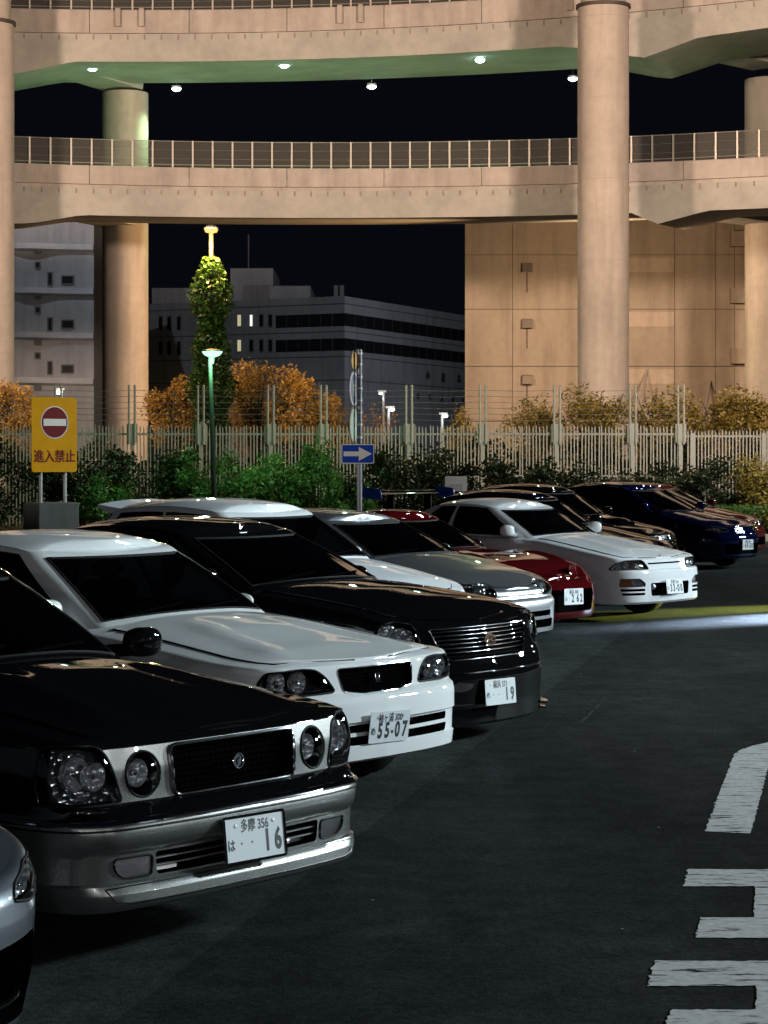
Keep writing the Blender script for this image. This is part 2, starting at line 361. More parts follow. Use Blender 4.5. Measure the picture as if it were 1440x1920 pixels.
def deck(label, ztop, par, gro, depth, wide, far, post_h, nrails, XS=np.linspace(-28, 28, 113), lamps=False):
    root = thing('elevated_ramp', label, 'ramp', ring(0)+(0,), 0, 'elevated ring ramps')
    o = Vector(ring(0)+(0,))
    def sweep(name, prof, m, XS_=XS, parent=root, closed=True):
        V = []; k = None
        for X in XS_:
            pr = prof(X); k = len(pr)
            for r, z in pr: q = ring(X, r); V.append((q[0]-o.x, q[1]-o.y, z))
        F = []
        for i in range(len(XS_)-1):
            for j in range(k if closed else k-1): F.append((i*k+j, (i+1)*k+j, (i+1)*k+(j+1) % k, i*k+(j+1) % k))
        F += [tuple(range(k)), tuple((len(XS_)-1)*k+j for j in range(k-1, -1, -1))]
        return obj(name, mesh(name, V, F, m, True, 25), parent)
    zt = lambda X: ztop(X)
    # parapet wall in cast lengths with open joints
    edges = np.arange(-28, 28.1, 4.0)
    for a, b in zip(edges[:-1], edges[1:]):
        sweep('parapet', lambda X: [(0, zt(X)-par), (0, zt(X)-.04), (.04, zt(X)), (.26, zt(X)), (.3, zt(X)-.04), (.3, zt(X)-par)], CON, np.linspace(a+.012, b-.012, 9))
    sweep('deck_edge', lambda X: [(.14, zt(X)-par-gro), (.14, zt(X)-par+.05), (wide-.05, zt(X)-par+.05+far), (wide-.05, zt(X)-par-gro+far)], CON)
    sweep('girder', lambda X: [(.10, zt(X)-par-gro-depth(X)), (.0, zt(X)-par-gro-.16), (.0, zt(X)-par-gro), (wide-.2, zt(X)-par-gro+far), (wide-.2, zt(X)-par-gro-depth(X)*.55-.25+far), (wide-1.2, zt(X)-par-gro-depth(X)+far*.85)], CON2)
    sweep('parapet', lambda X: [(wide-.3, zt(X)-par+far), (wide-.3, zt(X)+far), (wide, zt(X)+far), (wide, zt(X)-par+far)], CON)
    # drip notches along the girder's top edge
    mb = MB()
    for X in np.arange(-20, 20, .68):
        q = ring(X, -.012); mb.box(q[0]-o.x-.03, q[0]-o.x+.03, q[1]-o.y-.01, q[1]-o.y+.02, zt(X)-par-gro-.22, zt(X)-par-gro-.02)
    mb.build('drip_stain', mat('stain', (.25, .22, .19), .9), root)
    # wire-mesh guard rail: posts, rails and a fine dark screen
    RAIL = mat('rail_metal', (.42, .42, .40), .45, .6)
    pm = MB().box(-.035, .035, -.03, .03, 0, post_h).mesh('rail_post', RAIL, False)
    for X in np.arange(-20, 20, .81):
        q = ring(X, .15); obj('rail_post', pm, root, (q[0]-o.x, q[1]-o.y, zt(X)), (0, 0, -math.asin((X-RX)/RR)))
    for h, r in ((post_h-.02, .02), (post_h*.66, .005), (post_h*.33, .005), (.12, .018)):
        mb = MB(); mb.tube([(ring(X, .15)[0]-o.x, ring(X, .15)[1]-o.y, zt(X)+h) for X in np.linspace(-24, 24, 61)], r, 6); mb.build('rail', RAIL, root)
    scr = bpy.data.materials.get('mesh_screen')
    if scr is None:
        scr = bpy.data.materials.new('mesh_screen'); scr.use_nodes = True; nt = scr.node_tree; bs = nt.nodes['Principled BSDF']; bs.inputs['Base Color'].default_value = (.05, .055, .05, 1)
        t = nt.nodes.new('ShaderNodeBsdfTransparent'); x = nt.nodes.new('ShaderNodeMixShader'); x.inputs[0].default_value = .55
        nt.links.new(t.outputs[0], x.inputs[1]); nt.links.new(bs.outputs[0], x.inputs[2]); nt.links.new(x.outputs[0], nt.nodes['Material Output'].inputs[0])
    sweep('rail_screen', lambda X: [(.20, zt(X)+.05), (.20, zt(X)+post_h-.04)], scr, np.linspace(-24, 24, 61), closed=False)
    return root, o
def haunch(base, pts): return lambda X: base+float(np.interp(X, [p[0] for p in pts], [p[1] for p in pts]))
# lower ramp
zl = lambda X: 13.68
low, lo_o = deck('lower concrete ring ramp carrying the full guard rail across the picture', zl, .77, .16, haunch(1.10, [(-15.5, .45), (-14.2, .38), (-12.3, .0), (10.2, .0), (10.8, .5), (11.1, .45), (12.9, .0)]), 7.6, .45, 1.1, 4)
zu = lambda X: 20.42+.032*X
up, up_o = deck('upper concrete ring ramp with green-lit underside and lamps', zu, .97, .05, haunch(1.10, [(-15.5, .62), (-14.8, .52), (-12.6, .0), (7, 0), (8.6, .2), (10.4, .75), (12.6, .1), (15, .0)]), 8.0, .30, 1.1, 4)
# pilaster ribs on the upper parapet
mb = MB()
for u in (225, 268, 637, 676, 1065, 1105):
    X = pX(u, 90); q = ring(X, -.06); z = zu(X); MB().box(q[0]-up_o.x-.1, q[0]-up_o.x+.1, q[1]-up_o.y-.1, q[1]-up_o.y+.06, z-.72, z+.02).build('parapet_rib', CON, up, smooth=False)
# ramp columns and cross-heads
def column(label, X, Y, r, z1, ring_top=True):
    t = thing('ramp_column', label, 'column', (X, Y, 0), 0, 'columns of the ring ramps')
    MB().lathe([(r, -.2), (r, z1)], 40).build('shaft', COL_C, t)
    if ring_top:
        MB().lathe([(r+.02, z1-.0), (r+.07, z1+.02), (r+.07, z1+.14), (r-.05, z1+.16), (0, z1+.16)], 40).build('collar', mat('dark_steel', (.06, .05, .045), .6, .3), t)
        MB().lathe([(r-.12, z1+.1), (r-.12, z1+3.)], 40).build('upper_shaft', COL_C, t)
    for k in range(1, int(z1//3.2)):
        pass
    mb = MB()
    for zz in np.arange(3.1, z1, 3.1): mb.lathe([(r+.001, zz-.012), (r+.004, zz), (r+.001, zz+.012)], 40)
    mb.build('pour_joint', mat('joint', (.30, .28, .255), .9), t)
    return t
column('near concrete column right of centre in front of both ramps', pX(1131, 84), 84, .985, pZ(17, 84))
column('near concrete column cut by the picture edge beside the grey warehouse', pX(-22, 84), 84, .985, pZ(48, 84))
column('far concrete column behind the vine-clad lamp and yellow sign', pX(235, 97.5), 97.5, 1.02, pZ(175, 97.5), False)
column('far concrete column in front of the beige building', pX(1441, 97.5), 97.5, 1.05, pZ(150, 97.5), False)
def cross(label, p0, p1, w0, z0, z1):
    d = Vector((p1[0]-p0[0], p1[1]-p0[1], 0)); n = Vector((-d.y, d.x, 0)).normalized()*w0/2; t = thing('cross_head', label, 'beam', (p0[0], p0[1], 0), 0, 'cross-heads under the ramps')
    V = []
    for k, f in ((0, 0.), (1, 1.)):
        c = d*f
        V += [tuple(c-n+Vector((0, 0, z1))), tuple(c+n+Vector((0, 0, z1))), tuple(c+n*.8+Vector((0, 0, z0))), tuple(c-n*.8+Vector((0, 0, z0)))]
    MB().add(V, [(0, 1, 2, 3), (7, 6, 5, 4), (0, 4, 5, 1), (1, 5, 6, 2), (2, 6, 7, 3), (3, 7, 4, 0)]).build('beam', CON2, t, smooth=False)
for nm, p0, p1, zz in (('lower ramp, left pier', ring(-14.0, 1.9), (pX(235, 97.5), 97.5), pZ(425, 90)+.75), ('upper ramp, left pier', ring(-14.0, 1.9), (pX(235, 97.5), 97.5), pZ(150, 90)+.8),
                      ('lower ramp, right pier', ring(9.6, 1.9), (pX(1441, 97.5), 97.5), pZ(418, 90)+.7), ('upper ramp, right pier', ring(9.6, 1.9), (pX(1441, 97.5), 97.5), pZ(108, 90)+.9)):
    cross('concrete cross-head under the '+nm.split(', ')[0]+' at the '+('warehouse side' if 'left' in nm else 'beige building side'), p0, p1, 2.2, zz, zz+1.5)
# lamps under the upper ramp
LG = mat('lamp_green_white', (.8, .9, .9), .4, emit=((.62, 1., .88), 30)); HOUS = mat('lamp_housing', (.18, .18, .17), .5, .3)
for i, (u, v, Y) in enumerate([(173, 127, 91.6), (533, 121, 91.9), (900, 111, 91.5), (331, 165, 97.6), (697, 161, 97.8), (1074, 146, 97.4)]):
    x, yy, z = px(u, v, Y)
    t = thing('underdeck_lamp', ['greenish lamp under the upper ramp nearest the left pier', 'greenish lamp under the upper ramp in the middle, near row', 'greenish lamp under the upper ramp near the right column, near row',
        'greenish lamp hanging at the outer edge of the upper ramp, left one', 'greenish lamp hanging at the outer edge of the upper ramp, middle one', 'greenish lamp hanging at the outer edge of the upper ramp beside the right column'][i], 'lamp', (x, yy, z), 0, 'lamps under the upper ramp')
    MB().bevbox(-.22, .22, -.14, .14, -.02, .12, .04).build('housing', HOUS, t)
    MB().box(-.02, .02, -.02, .02, .1, .6).build('bracket', HOUS, t)
    MB().lathe([(0, -.15), (.1, -.13), (.19, -.07), (.2, -.02)], 16).build('lens', LG, t)
    light('SPOT', 'underdeck_light', (x, yy, z-.2), 2600, GREEN, .12, (x, yy-(.5 if i < 3 else 3.5), z-6), spot_size=R_(104), spot_blend=.6)
# ---------------------------------------------------------------- buildings behind
WALLG = concrete('warehouse_wall', (.30, .32, .345), .1); WALLD = concrete('office_wall', (.22, .235, .25), .08); WALLB = concrete('tan_wall', (.36, .31, .25), .12)
DARKWIN = mat('dark_window', (.010, .011, .013), .4, spec=.1); PALEFR = mat('window_surround', (.10, .105, .11), .7)
# grey warehouse on the left
Yw = 128.
t = thing('warehouse', 'grey warehouse with projecting floor bands behind the left columns', 'building', (pX(60, Yw), Yw, 0))
ox, oy = pX(60, Yw), Yw
x0, x1 = pX(-60, Yw)-ox, pX(176, Yw)-ox
MB().box(x0, x1, 0, 18, 0, 16.6).build('wall', WALLG, t, smooth=False)
BAND = concrete('band_concrete', (.40, .43, .47), .3, False)
for v in (460, 543, 626, 711):
    z = pZ(v, Yw); mb = MB(); V = []; xs = np.linspace(x0, x1, 30)
    for X in xs:
        u = X+ox; b = .25+.28*math.exp(-((u-pX(62, Yw))/1.0)**2); dz = -.12*(X-x0)/(x1-x0)
        V += [(X, 0, z+.16+dz), (X, -b, z+.16+dz), (X, -b, z-.16+dz), (X, 0, z-.3+dz)]
    F = [(i*4+k, (i+1)*4+k, (i+1)*4+(k+1) % 4, i*4+(k+1) % 4) for i in range(29) for k in range(4)]
    mb.add(V, F).build('floor_band', BAND, t, smooth=False)
def wwin(u, v, wd, hg, nm='window', m=DARKWIN, parent=t, Y=Yw, ox=ox, oy=oy, fr=True):
    x, _, z = px(u, v, Y); x -= ox; s = Y/FP; a, b = wd*s/2, hg*s/2; yf = Y-oy
    mb = MB(); e = .07
    for q in ((x-a-e, x-a, z-b-e, z+b+e), (x+a, x+a+e, z-b-e, z+b+e), (x-a, x+a, z+b, z+b+e), (x-a, x+a, z-b-e, z-b)): mb.box(q[0], q[1], yf-.08, yf+.02, q[2], q[3])
    o = mb.build(nm, PALEFR, parent, smooth=False)
    MB().box(x-a, x+a, yf-.03, yf+.02, z-b, z+b).build('pane', m, o, smooth=False)
for v in (497, 581, 667): wwin(71, v, 7, 9)
for v in (525, 608, 692): wwin(127, v, 20, 13)
for v in (523, 608, 690): wwin(94, v, 6, 22, 'vent_slot')
for v in (470, 555, 641, 725): wwin(71, v, 9, 9, 'vent_box', PALEFR)
# dark office block in the middle, its right flank running away
Yo = 150.; cx, cy = pX(646, Yo), Yo
t2 = thing('office_building', 'dark office block with two window ribbons and a few lit windows', 'building', (cx, cy, 0))
zt_ = pZ(555, Yo)
ex, ey = pX(874, 171.)-cx, 171.-cy
lx, ly = pX(275, 158.)-cx, 158.-cy
def facepoly(mb, A, B, z0, z1, off=0., th=.3):
    """upright slab on the line A-B, pushed off metres out of the wall"""
    d = Vector((B[0]-A[0], B[1]-A[1], 0)); n = Vector((d.y, -d.x, 0)).normalized(); n = n if n.y < 0 else -n
    a, b = Vector((A[0], A[1], 0)), Vector((B[0], B[1], 0)); P = [a+n*off, b+n*off, b+n*(off-th), a+n*(off-th)]
    mb.add([(p.x, p.y, z) for z in (z0, z1) for p in P], [(3, 2, 1, 0), (4, 5, 6, 7), (0, 1, 5, 4), (1, 2, 6, 5), (2, 3, 7, 6), (3, 0, 4, 7)])
MB().prism([(lx, ly), (0, 0), (ex, ey), (ex-8, ey+14), (lx-2, ly+25)][::1], 0, zt_).build('wall', WALLD, t2, smooth=False)
lerp = lambda A, B, f: (A[0]+(B[0]-A[0])*f, A[1]+(B[1]-A[1])*f)
for v0, v1 in ((587, 611), (634, 657)):
    mb = MB(); f = .335; A = lerp((0, 0), (lx, ly), f); za, zb_ = pZ(v1, Yo), pZ(v0, Yo)
    facepoly(mb, A, (0, 0), za, zb_, .02); facepoly(mb, (0, 0), (ex, ey), za, zb_, .02); o = mb.build('window_ribbon', DARKWIN, t2, smooth=False)
    mb = MB()
    for k in range(1, 14): q = lerp((0, 0), (ex, ey), k/14); q2 = lerp((0, 0), (ex, ey), k/14+.004); facepoly(mb, q, q2, za, zb_, .06, .1)
    for k in range(1, 6): q = lerp((0, 0), A, k/6); q2 = lerp((0, 0), A, k/6+.01); facepoly(mb, q, q2, za, zb_, .06, .1)
    mb.build('mullion', mat('mullion', (.03, .03, .035), .6), o, smooth=False)
for z in [pZ(v, Yo) for v in (569, 621, 668, 712)]:
    mb = MB(); facepoly(mb, (lx, ly), (0, 0), z-.03, z+.03, .03); facepoly(mb, (0, 0), (ex, ey), z-.03, z+.03, .03); mb.build('wall_joint', mat('joint_dark', (.06, .065, .07), .9), t2, smooth=False)
LIT = mat('lit_window', (.8, .75, .5), .5, emit=((.9, .82, .45), .45)); LIT2 = mat('lit_window_white', (.8, .8, .8), .5, emit=((.95, 1., .9), 1.1))
def owin(u, v, wd, hg, m=DARKWIN):
    # on the left facade: find the depth there
    best = None
    for f in np.linspace(0, 1, 200):
        q = lerp((0, 0), (lx, ly), f); U = 720+FP*(q[0]+cx)/(q[1]+cy)
        if best is None or abs(U-u) < best[0]: best = (abs(U-u), f, q)
    f, q = best[1], best[2]; Y = q[1]+cy; s = Y/FP; dl = math.hypot(lx, ly); df = wd*s/2/dl
    A, B = lerp((0, 0), (lx, ly), f-df), lerp((0, 0), (lx, ly), f+df); z0, z1 = pZ(v+hg/2, Y), pZ(v-hg/2, Y)
    mb = MB(); facepoly(mb, A, B, z0-.08, z1+.08, .03); o = mb.build('window', PALEFR, t2, smooth=False)
    mb = MB(); facepoly(mb, lerp((0, 0), (lx, ly), f-df*.82), lerp((0, 0), (lx, ly), f+df*.82), z0, z1, .06); mb.build('pane', m, o, smooth=False)
for v in (608, 655):
    for u in (302, 318, 335): owin(u, v-2, 9, 24)
    for u, m in ((449, LIT), (471, LIT2 if v == 608 else DARKWIN), (490, DARKWIN), (507, DARKWIN)): owin(u, v-7, 6 if m is LIT2 else 9, 21, m)
# stepped roof blocks and small plant
for u0, u1, v0, Y in ((432, 512, 503, 164.), (505, 582, 536, 162.), (285, 440, 540, 166.)):
    MB().box(pX(u0, Y)-cx, pX(u1, Y)-cx, Y-cy, Y-cy+10, zt_-1, pZ(v0, Y)).build('roof_block', WALLD, t2, smooth=False)
for u in (630, 641): MB().box(pX(u-4, 155)-cx, pX(u+4, 155)-cx, 5, 5.5, zt_-.2, pZ(535, 155)).build('roof_vent', PALEFR, t2, smooth=False)
mb = MB(); mb.tube([(pX(466, 165)-cx, 15, zt_), (pX(466, 165)-cx, 15, pZ(440, 165))], .05, 6); mb.build('aerial', PALEFR, t2)
# raised letters on the flank (only partly legible)
LET = mat('letter_dark', (.035, .035, .04), .7); ang = math.atan2(ey, ex)
def wall_text(ch, u, v, size):
    best = min(((abs(720+FP*(lerp((0, 0), (ex, ey), f)[0]+cx)/(lerp((0, 0), (ex, ey), f)[1]+cy)-u), f) for f in np.linspace(0, 1, 300)))[1]
    q = lerp((0, 0), (ex, ey), best); n = Vector((ey, -ex, 0)).normalized()*.04
    o = obj('wall_letter', text_mesh('wall_letter', ch, size, LET, 1., .05), t2, (q[0]+n.x, q[1]+n.y, pZ(v, q[1]+cy)), (math.pi/2, 0, ang))
for ch, u, v in (('小', 801, 705), ('祝', 830, 709), ('木', 860, 711)): wall_text(ch, u, v, .75)
for ch, u, v in (('中', 783, 744), ('今', 805, 746), ('温', 827, 748), ('倉', 848, 749), ('庫', 868, 751)): wall_text(ch, u, v, .5)
# tan building on the right: storeys of cast panels with recessed joints
Yb = 108.; bx, by = pX(872, Yb), Yb
t3 = thing('panel_building', 'tan panel-clad building with hooded vents lit by orange lamps', 'building', (bx, by, 0))
xe = pX(1640, Yb)-bx
MB().prism([(.02, .15), (xe, .15), (xe, 20), (1.6, 20)], 0, 15.6).build('wall', mat('joint_brown', (.27, .235, .19), .9), t3, smooth=False)
hs = [0, pZ(790, Yb), pZ(687, Yb), pZ(580, Yb), pZ(478, Yb), pZ(374, Yb), 15.8]
vs_ = [0, pX(961, Yb)-bx, pX(1110, Yb)-bx, pX(1265, Yb)-bx, pX(1342, Yb)-bx, pX(1377, Yb)-bx, xe]
PB2 = concrete('pale_panel', (.47, .40, .33), .12)
for i in range(6):
    for j in range(6):
        a, b, c, d = vs_[j]+(.012 if j else 0), vs_[j+1]-.012, hs[i]+.018, hs[i+1]-.018
        o = MB().box(a, b, 0, .2, c, d).build('wall_panel', WALLB, t3, smooth=False)
        if j == 2 and 1 <= i <= 4:
            MB().box(pX(1172, Yb)-bx, b-.03, -.03, .05, d-.72-.12, d-.12).build('pale_band', PB2, o, smooth=False)
        if j == 0 and 2 <= i <= 4 or j == 0 and i == 1: pass
VENT = mat('vent_metal', (.16, .14, .12), .5, .4)
for v in (503, 608, 713):
    x, _, z = px(988, v, Yb); x -= bx; mb = MB()
    mb.add([(x-.25, 0, z+.27), (x+.25, 0, z+.27), (x+.25, 0, z-.2), (x-.25, 0, z-.2), (x-.25, -.32, z+.22), (x+.25, -.32, z+.22), (x+.25, -.42, z-.2), (x-.25, -.42, z-.2)],
           [(0, 1, 5, 4), (4, 5, 6, 7), (0, 4, 7, 3), (1, 2, 6, 5)]); o = mb.build('vent_hood', VENT, t3, smooth=False)
    MB().box(x-.03, x+.03, -.012, .0, z-1.2, z-.2).build('rust_streak', mat('rust_stain', (.10, .07, .05), .9), o, smooth=False)
for v in (449, 555, 668):
    x, _, z = px(1385, v, Yb); x -= bx
    MB().box(x-.45, x+1.2, -.55, 0, z-.38, z+.38).build('ledge_block', WALLB, t3, smooth=False)
for ua, va, ub, vb in ((1186, 760, 1214, 692), (1318, 762, 1332, 715)):
    mb = MB(); mb.tube([(pX(ua, Yb-3)-bx, -3, pZ(va+30, Yb-3)), (pX(ub, Yb)-bx, 0, pZ(vb, Yb))], .06, 6); mb.build('stay_pole', mat('stay', (.4, .37, .33), .6), t3)
# ---------------------------------------------------------------- palisade fence with barbed wire
Yf = 53.; FS = Yf/FP
FENCE = mat('fence_paint', (.44, .425, .39), .5, noise=(2, .12)); GALV = mat('galvanised', (.36, .37, .38), .45, .5)
ft = thing('palisade_fence', 'long pale palisade fence topped by twin posts with barbed wire', 'fence', (0, Yf, .13))
ztop, zr1, zr2 = pZ(797, Yf)-.13, pZ(814, Yf)-.13, pZ(893, Yf)-.13
def picket_mesh(h):
    mb = MB(); w_ = .0145
    mb.add([(-w_, -.008, 0), (w_, -.008, 0), (w_, .008, 0), (-w_, .008, 0), (-w_, -.008, h-.06), (w_, -.008, h-.06), (w_, .008, h-.06), (-w_, .008, h-.06), (0, -.008, h), (0, .008, h)],
           [(0, 1, 5, 4), (1, 2, 6, 5), (2, 3, 7, 6), (3, 0, 4, 7), (4, 5, 8), (6, 7, 9), (5, 6, 9, 8), (7, 4, 8, 9)])
    return mb.mesh('picket', FENCE, False)
PM = picket_mesh(ztop)
posts = [-20, 110, 248, 377, 508, 607, 767, 905, 1044, 1186, 1276]
xs = np.arange(pX(-40, Yf), pX(1284, Yf), .0835); rnd = random.Random(5)
postx = [pX(u, Yf) for u in posts]
for X in xs:
    if min(abs(X-p) for p in postx) < .06: continue
    obj('picket', PM, ft, (X, rnd.uniform(-.006, .006), rnd.uniform(-.03, .02)), (0, rnd.uniform(-.008, .008), 0))
for z in (zr1, zr2, .25):
    MB().box(pX(-40, Yf), pX(1284, Yf), .012, .05, z-.025, z+.025).build('fence_rail', FENCE, ft, smooth=False)
zu_ = pZ(722, Yf)-.13
pmesh = MB().box(-.05, .05, -.05, .05, 0, zr1+.1).mesh('fence_post', FENCE, False)
umesh = MB().tube([(0, 0, zr1-.25), (0, 0, zu_)], .028, 8).mesh('wire_upright', FENCE); plm = MB().box(-.13, .13, -.07, -.05, zr1-.2, zr1+.25).mesh('post_plate', FENCE, False)
for i, X in enumerate(postx):
    p = obj('fence_post', pmesh, ft, (X, 0, 0)); obj('post_plate', plm, p)
    for d in (-.07, .07): obj('wire_upright', umesh, p, (d, -.08, 0))
for k in range(6):
    z = pZ(732+11*k, Yf)-.13; pts = [(X, -.08, z) for X in [pX(-40, Yf)]]
    for a, b in zip(postx[:-1], postx[1:]): pts += [(a, -.08, z), ((a+b)/2, -.08, z-.025)]
    pts.append((postx[-1], -.08, z)); MB().tube(pts, .006, 5).build('barbed_wire', GALV, ft)
ft2 = thing('palisade_fence', 'lower palisade fence section at the right end without barbed wire', 'fence', (0, Yf, .13))
PM2 = picket_mesh(pZ(806, Yf)-.13); x9 = pX(1480, Yf)
for X in np.arange(pX(1287, Yf)+.04, x9, .0835): obj('picket', PM2, ft2, (X, rnd.uniform(-.006, .006), rnd.uniform(-.02, .02)))
for z in (pZ(818, Yf)-.13, pZ(893, Yf)-.13): MB().box(pX(1287, Yf), x9, .012, .05, z-.025, z+.025).build('fence_rail', FENCE, ft2, smooth=False)
for u in (1298, 1432): obj('fence_post', MB().box(-.05, .05, -.05, .05, 0, pZ(812, Yf)-.13).mesh('fence_post', FENCE, False), ft2, (pX(u, Yf), 0, 0))
# ---------------------------------------------------------------- vegetation
def leaf_mat(name, c1, c2, trans=.35):
    m = bpy.data.materials.new(name); m.use_nodes = True; nt = m.node_tree; nt.nodes.clear(); N = nt.nodes.new; Lk = nt.links.new
    o = N('ShaderNodeOutputMaterial'); ge = N('ShaderNodeNewGeometry'); mx = N('ShaderNodeMix'); mx.data_type = 'RGBA'; mx.inputs[6].default_value = c1+(1,); mx.inputs[7].default_value = c2+(1,)
    Lk(ge.outputs['Random Per Island'], mx.inputs[0])
    b = N('ShaderNodeBsdfPrincipled'); b.inputs['Roughness'].default_value = .42; b.inputs['Specular IOR Level'].default_value = .4; Lk(mx.outputs[2], b.inputs['Base Color'])
    t = N('ShaderNodeBsdfTranslucent'); Lk(mx.outputs[2], t.inputs[0]); x = N('ShaderNodeMixShader'); x.inputs[0].default_value = trans
    Lk(b.outputs[0], x.inputs[1]); Lk(t.outputs[0], x.inputs[2]); Lk(x.outputs[0], o.inputs[0]); return m
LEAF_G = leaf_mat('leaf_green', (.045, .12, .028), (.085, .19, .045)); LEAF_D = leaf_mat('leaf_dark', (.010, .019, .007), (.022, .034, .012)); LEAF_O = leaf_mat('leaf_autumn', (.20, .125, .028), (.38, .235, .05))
LEAF_Y = leaf_mat('leaf_olive', (.15, .125, .03), (.26, .20, .045)); LEAF_V = leaf_mat('leaf_vine', (.012, .038, .005), (.028, .08, .010)); BARK = mat('bark', (.06, .045, .032), .9, noise=(6, .3), bump=(12, .6))
def leaves(name, pts, size, m, parent, seed, ar=2.2, up=.3):
    """one folded leaf per point"""
    r = np.random.RandomState(seed); n = len(pts); P = np.array(pts)
    d = r.normal(size=(n, 3)); d[:, 2] = d[:, 2]*.6+up; d /= np.linalg.norm(d, axis=1)[:, None]
    q = r.normal(size=(n, 3)); s = np.cross(d, q); s /= np.linalg.norm(s, axis=1)[:, None]; nn = np.cross(d, s)
    L = size*r.uniform(.6, 1.25, n)[:, None]; W = L/ar
    V = np.stack([P, P+d*L*.5+s*W*.5+nn*L*.07, P+d*L, P+d*L*.5-s*W*.5+nn*L*.07], 1).reshape(-1, 3)
    me = bpy.data.meshes.new(name); me.vertices.add(4*n); me.vertices.foreach_set('co', V.ravel())
    idx = np.arange(n)[:, None]*4; T = np.concatenate([idx+[[0, 1, 2]], idx+[[0, 2, 3]]], 1).reshape(-1)
    me.loops.add(6*n); me.loops.foreach_set('vertex_index', T.astype(np.int32)); me.polygons.add(2*n)
    me.polygons.foreach_set('loop_start', np.arange(0, 6*n, 3, dtype=np.int32)); me.polygons.foreach_set('loop_total', np.full(2*n, 3, np.int32))
    me.update(calc_edges=True); me.materials.append(m)
    o = obj(name, me, parent); tag(o, kind='stuff'); return o
def clump_points(n, rx, ry, z0, z1, ncl, seed, cr=.28, base=.15):
    r = np.random.RandomState(seed); c = []
    while len(c) < ncl:
        a = r.uniform(-1, 1, 3)
        if (a**2).sum() < 1 and (a**2).sum() > .12: c.append(a)
    c = np.array(c)*[rx, ry, (z1-z0)/2]+[0, 0, (z0+z1)/2]
    k = r.randint(0, ncl, n); cs = r.uniform(.6, 1.3, ncl)
    d = r.normal(size=(n, 3)); d /= np.linalg.norm(d, axis=1)[:, None]; d *= (r.uniform(0, 1, n)**.45)[:, None]
    p = c[k]+d*(cs[k]*cr)[:, None]*[rx, ry, (z1-z0)/2]*1.3
    return p[p[:, 2] > base]
def shrub(label, u, Y, wd, h, m, seed, n=2200, size=.12, z0=.13, group='shrubs along the fence', dp=None, ncl=26, kind='shrub'):
    t = thing(kind, label, kind, (pX(u, Y), Y, z0), 0, group); rx = wd/2; ry = dp or min(rx*.8, 1.1)
    leaves('foliage', clump_points(n, rx*.9, ry, .05, h*.95, ncl, seed), size, m, t, seed)
    mb = MB(); r = random.Random(seed)
    for k in range(7):
        a = r.uniform(0, 6.28); mb.tube([(0, 0, 0), (rx*.3*math.cos(a), ry*.3*math.sin(a), h*.4), (rx*.6*math.cos(a), ry*.6*math.sin(a), h*.8)], [.02, .014, .006], 5)
    mb.build('stems', BARK, t); return t
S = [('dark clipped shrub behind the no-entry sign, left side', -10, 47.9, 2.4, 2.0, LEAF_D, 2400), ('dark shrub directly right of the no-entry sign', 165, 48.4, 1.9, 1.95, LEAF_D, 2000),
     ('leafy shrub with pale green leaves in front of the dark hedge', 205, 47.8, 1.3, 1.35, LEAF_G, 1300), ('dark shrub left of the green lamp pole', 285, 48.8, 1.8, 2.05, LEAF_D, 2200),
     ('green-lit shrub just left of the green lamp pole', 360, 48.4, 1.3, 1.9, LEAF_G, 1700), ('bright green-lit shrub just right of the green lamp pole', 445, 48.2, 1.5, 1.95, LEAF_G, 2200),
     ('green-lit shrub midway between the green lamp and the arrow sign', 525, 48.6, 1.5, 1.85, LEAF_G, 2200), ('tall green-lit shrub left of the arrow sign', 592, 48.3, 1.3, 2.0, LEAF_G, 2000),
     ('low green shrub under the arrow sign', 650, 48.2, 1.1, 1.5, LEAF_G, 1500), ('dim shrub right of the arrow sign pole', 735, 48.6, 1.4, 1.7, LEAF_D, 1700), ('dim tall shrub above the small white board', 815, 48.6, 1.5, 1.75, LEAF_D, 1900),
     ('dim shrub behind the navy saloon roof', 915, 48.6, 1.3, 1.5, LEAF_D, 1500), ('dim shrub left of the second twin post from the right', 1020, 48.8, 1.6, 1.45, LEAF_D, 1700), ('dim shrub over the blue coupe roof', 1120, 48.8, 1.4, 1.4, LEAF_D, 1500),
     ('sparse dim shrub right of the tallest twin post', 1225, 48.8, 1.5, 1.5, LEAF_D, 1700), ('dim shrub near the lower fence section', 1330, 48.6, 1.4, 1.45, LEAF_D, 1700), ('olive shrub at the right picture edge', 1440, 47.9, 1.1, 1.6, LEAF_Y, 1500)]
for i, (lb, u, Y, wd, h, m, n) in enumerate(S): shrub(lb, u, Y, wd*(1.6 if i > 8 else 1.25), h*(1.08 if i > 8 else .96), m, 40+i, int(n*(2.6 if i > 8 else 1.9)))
# dark hedge close behind the fence
for i, u in enumerate((-40, 170, 380, 590, 800, 1010, 1220, 1430)):
    t = thing('hedge', ['dark tall hedge right behind the palisade fence, '+q for q in ('left of the no-entry sign', 'beside the no-entry sign', 'beyond the green lamp', 'left of the sign pole', 'right of the sign pole', 'before the near right column', 'below the pale panel bands', 'at the lower fence section')][i], 'hedge', (pX(u, 54.8), 54.8, .13), 0, 'hedges behind the fence'); r = np.random.RandomState(300+i); n = 4200
    p = np.stack([r.uniform(-1.5, 1.5, n), r.uniform(-.45, .45, n), r.uniform(0, 1, n)*2.1], 1); p[:, 2] *= .86+.14*np.sin(p[:, 0]*3+i); leaves('foliage', p, .15, LEAF_D, t, 300+i)
    mb = MB(); [mb.tube([(x, 0, 0), (x+.1, .1, 1.6)], .02, 5) for x in (-1.2, -.5, .1, .8)]; mb.build('stems', BARK, t)
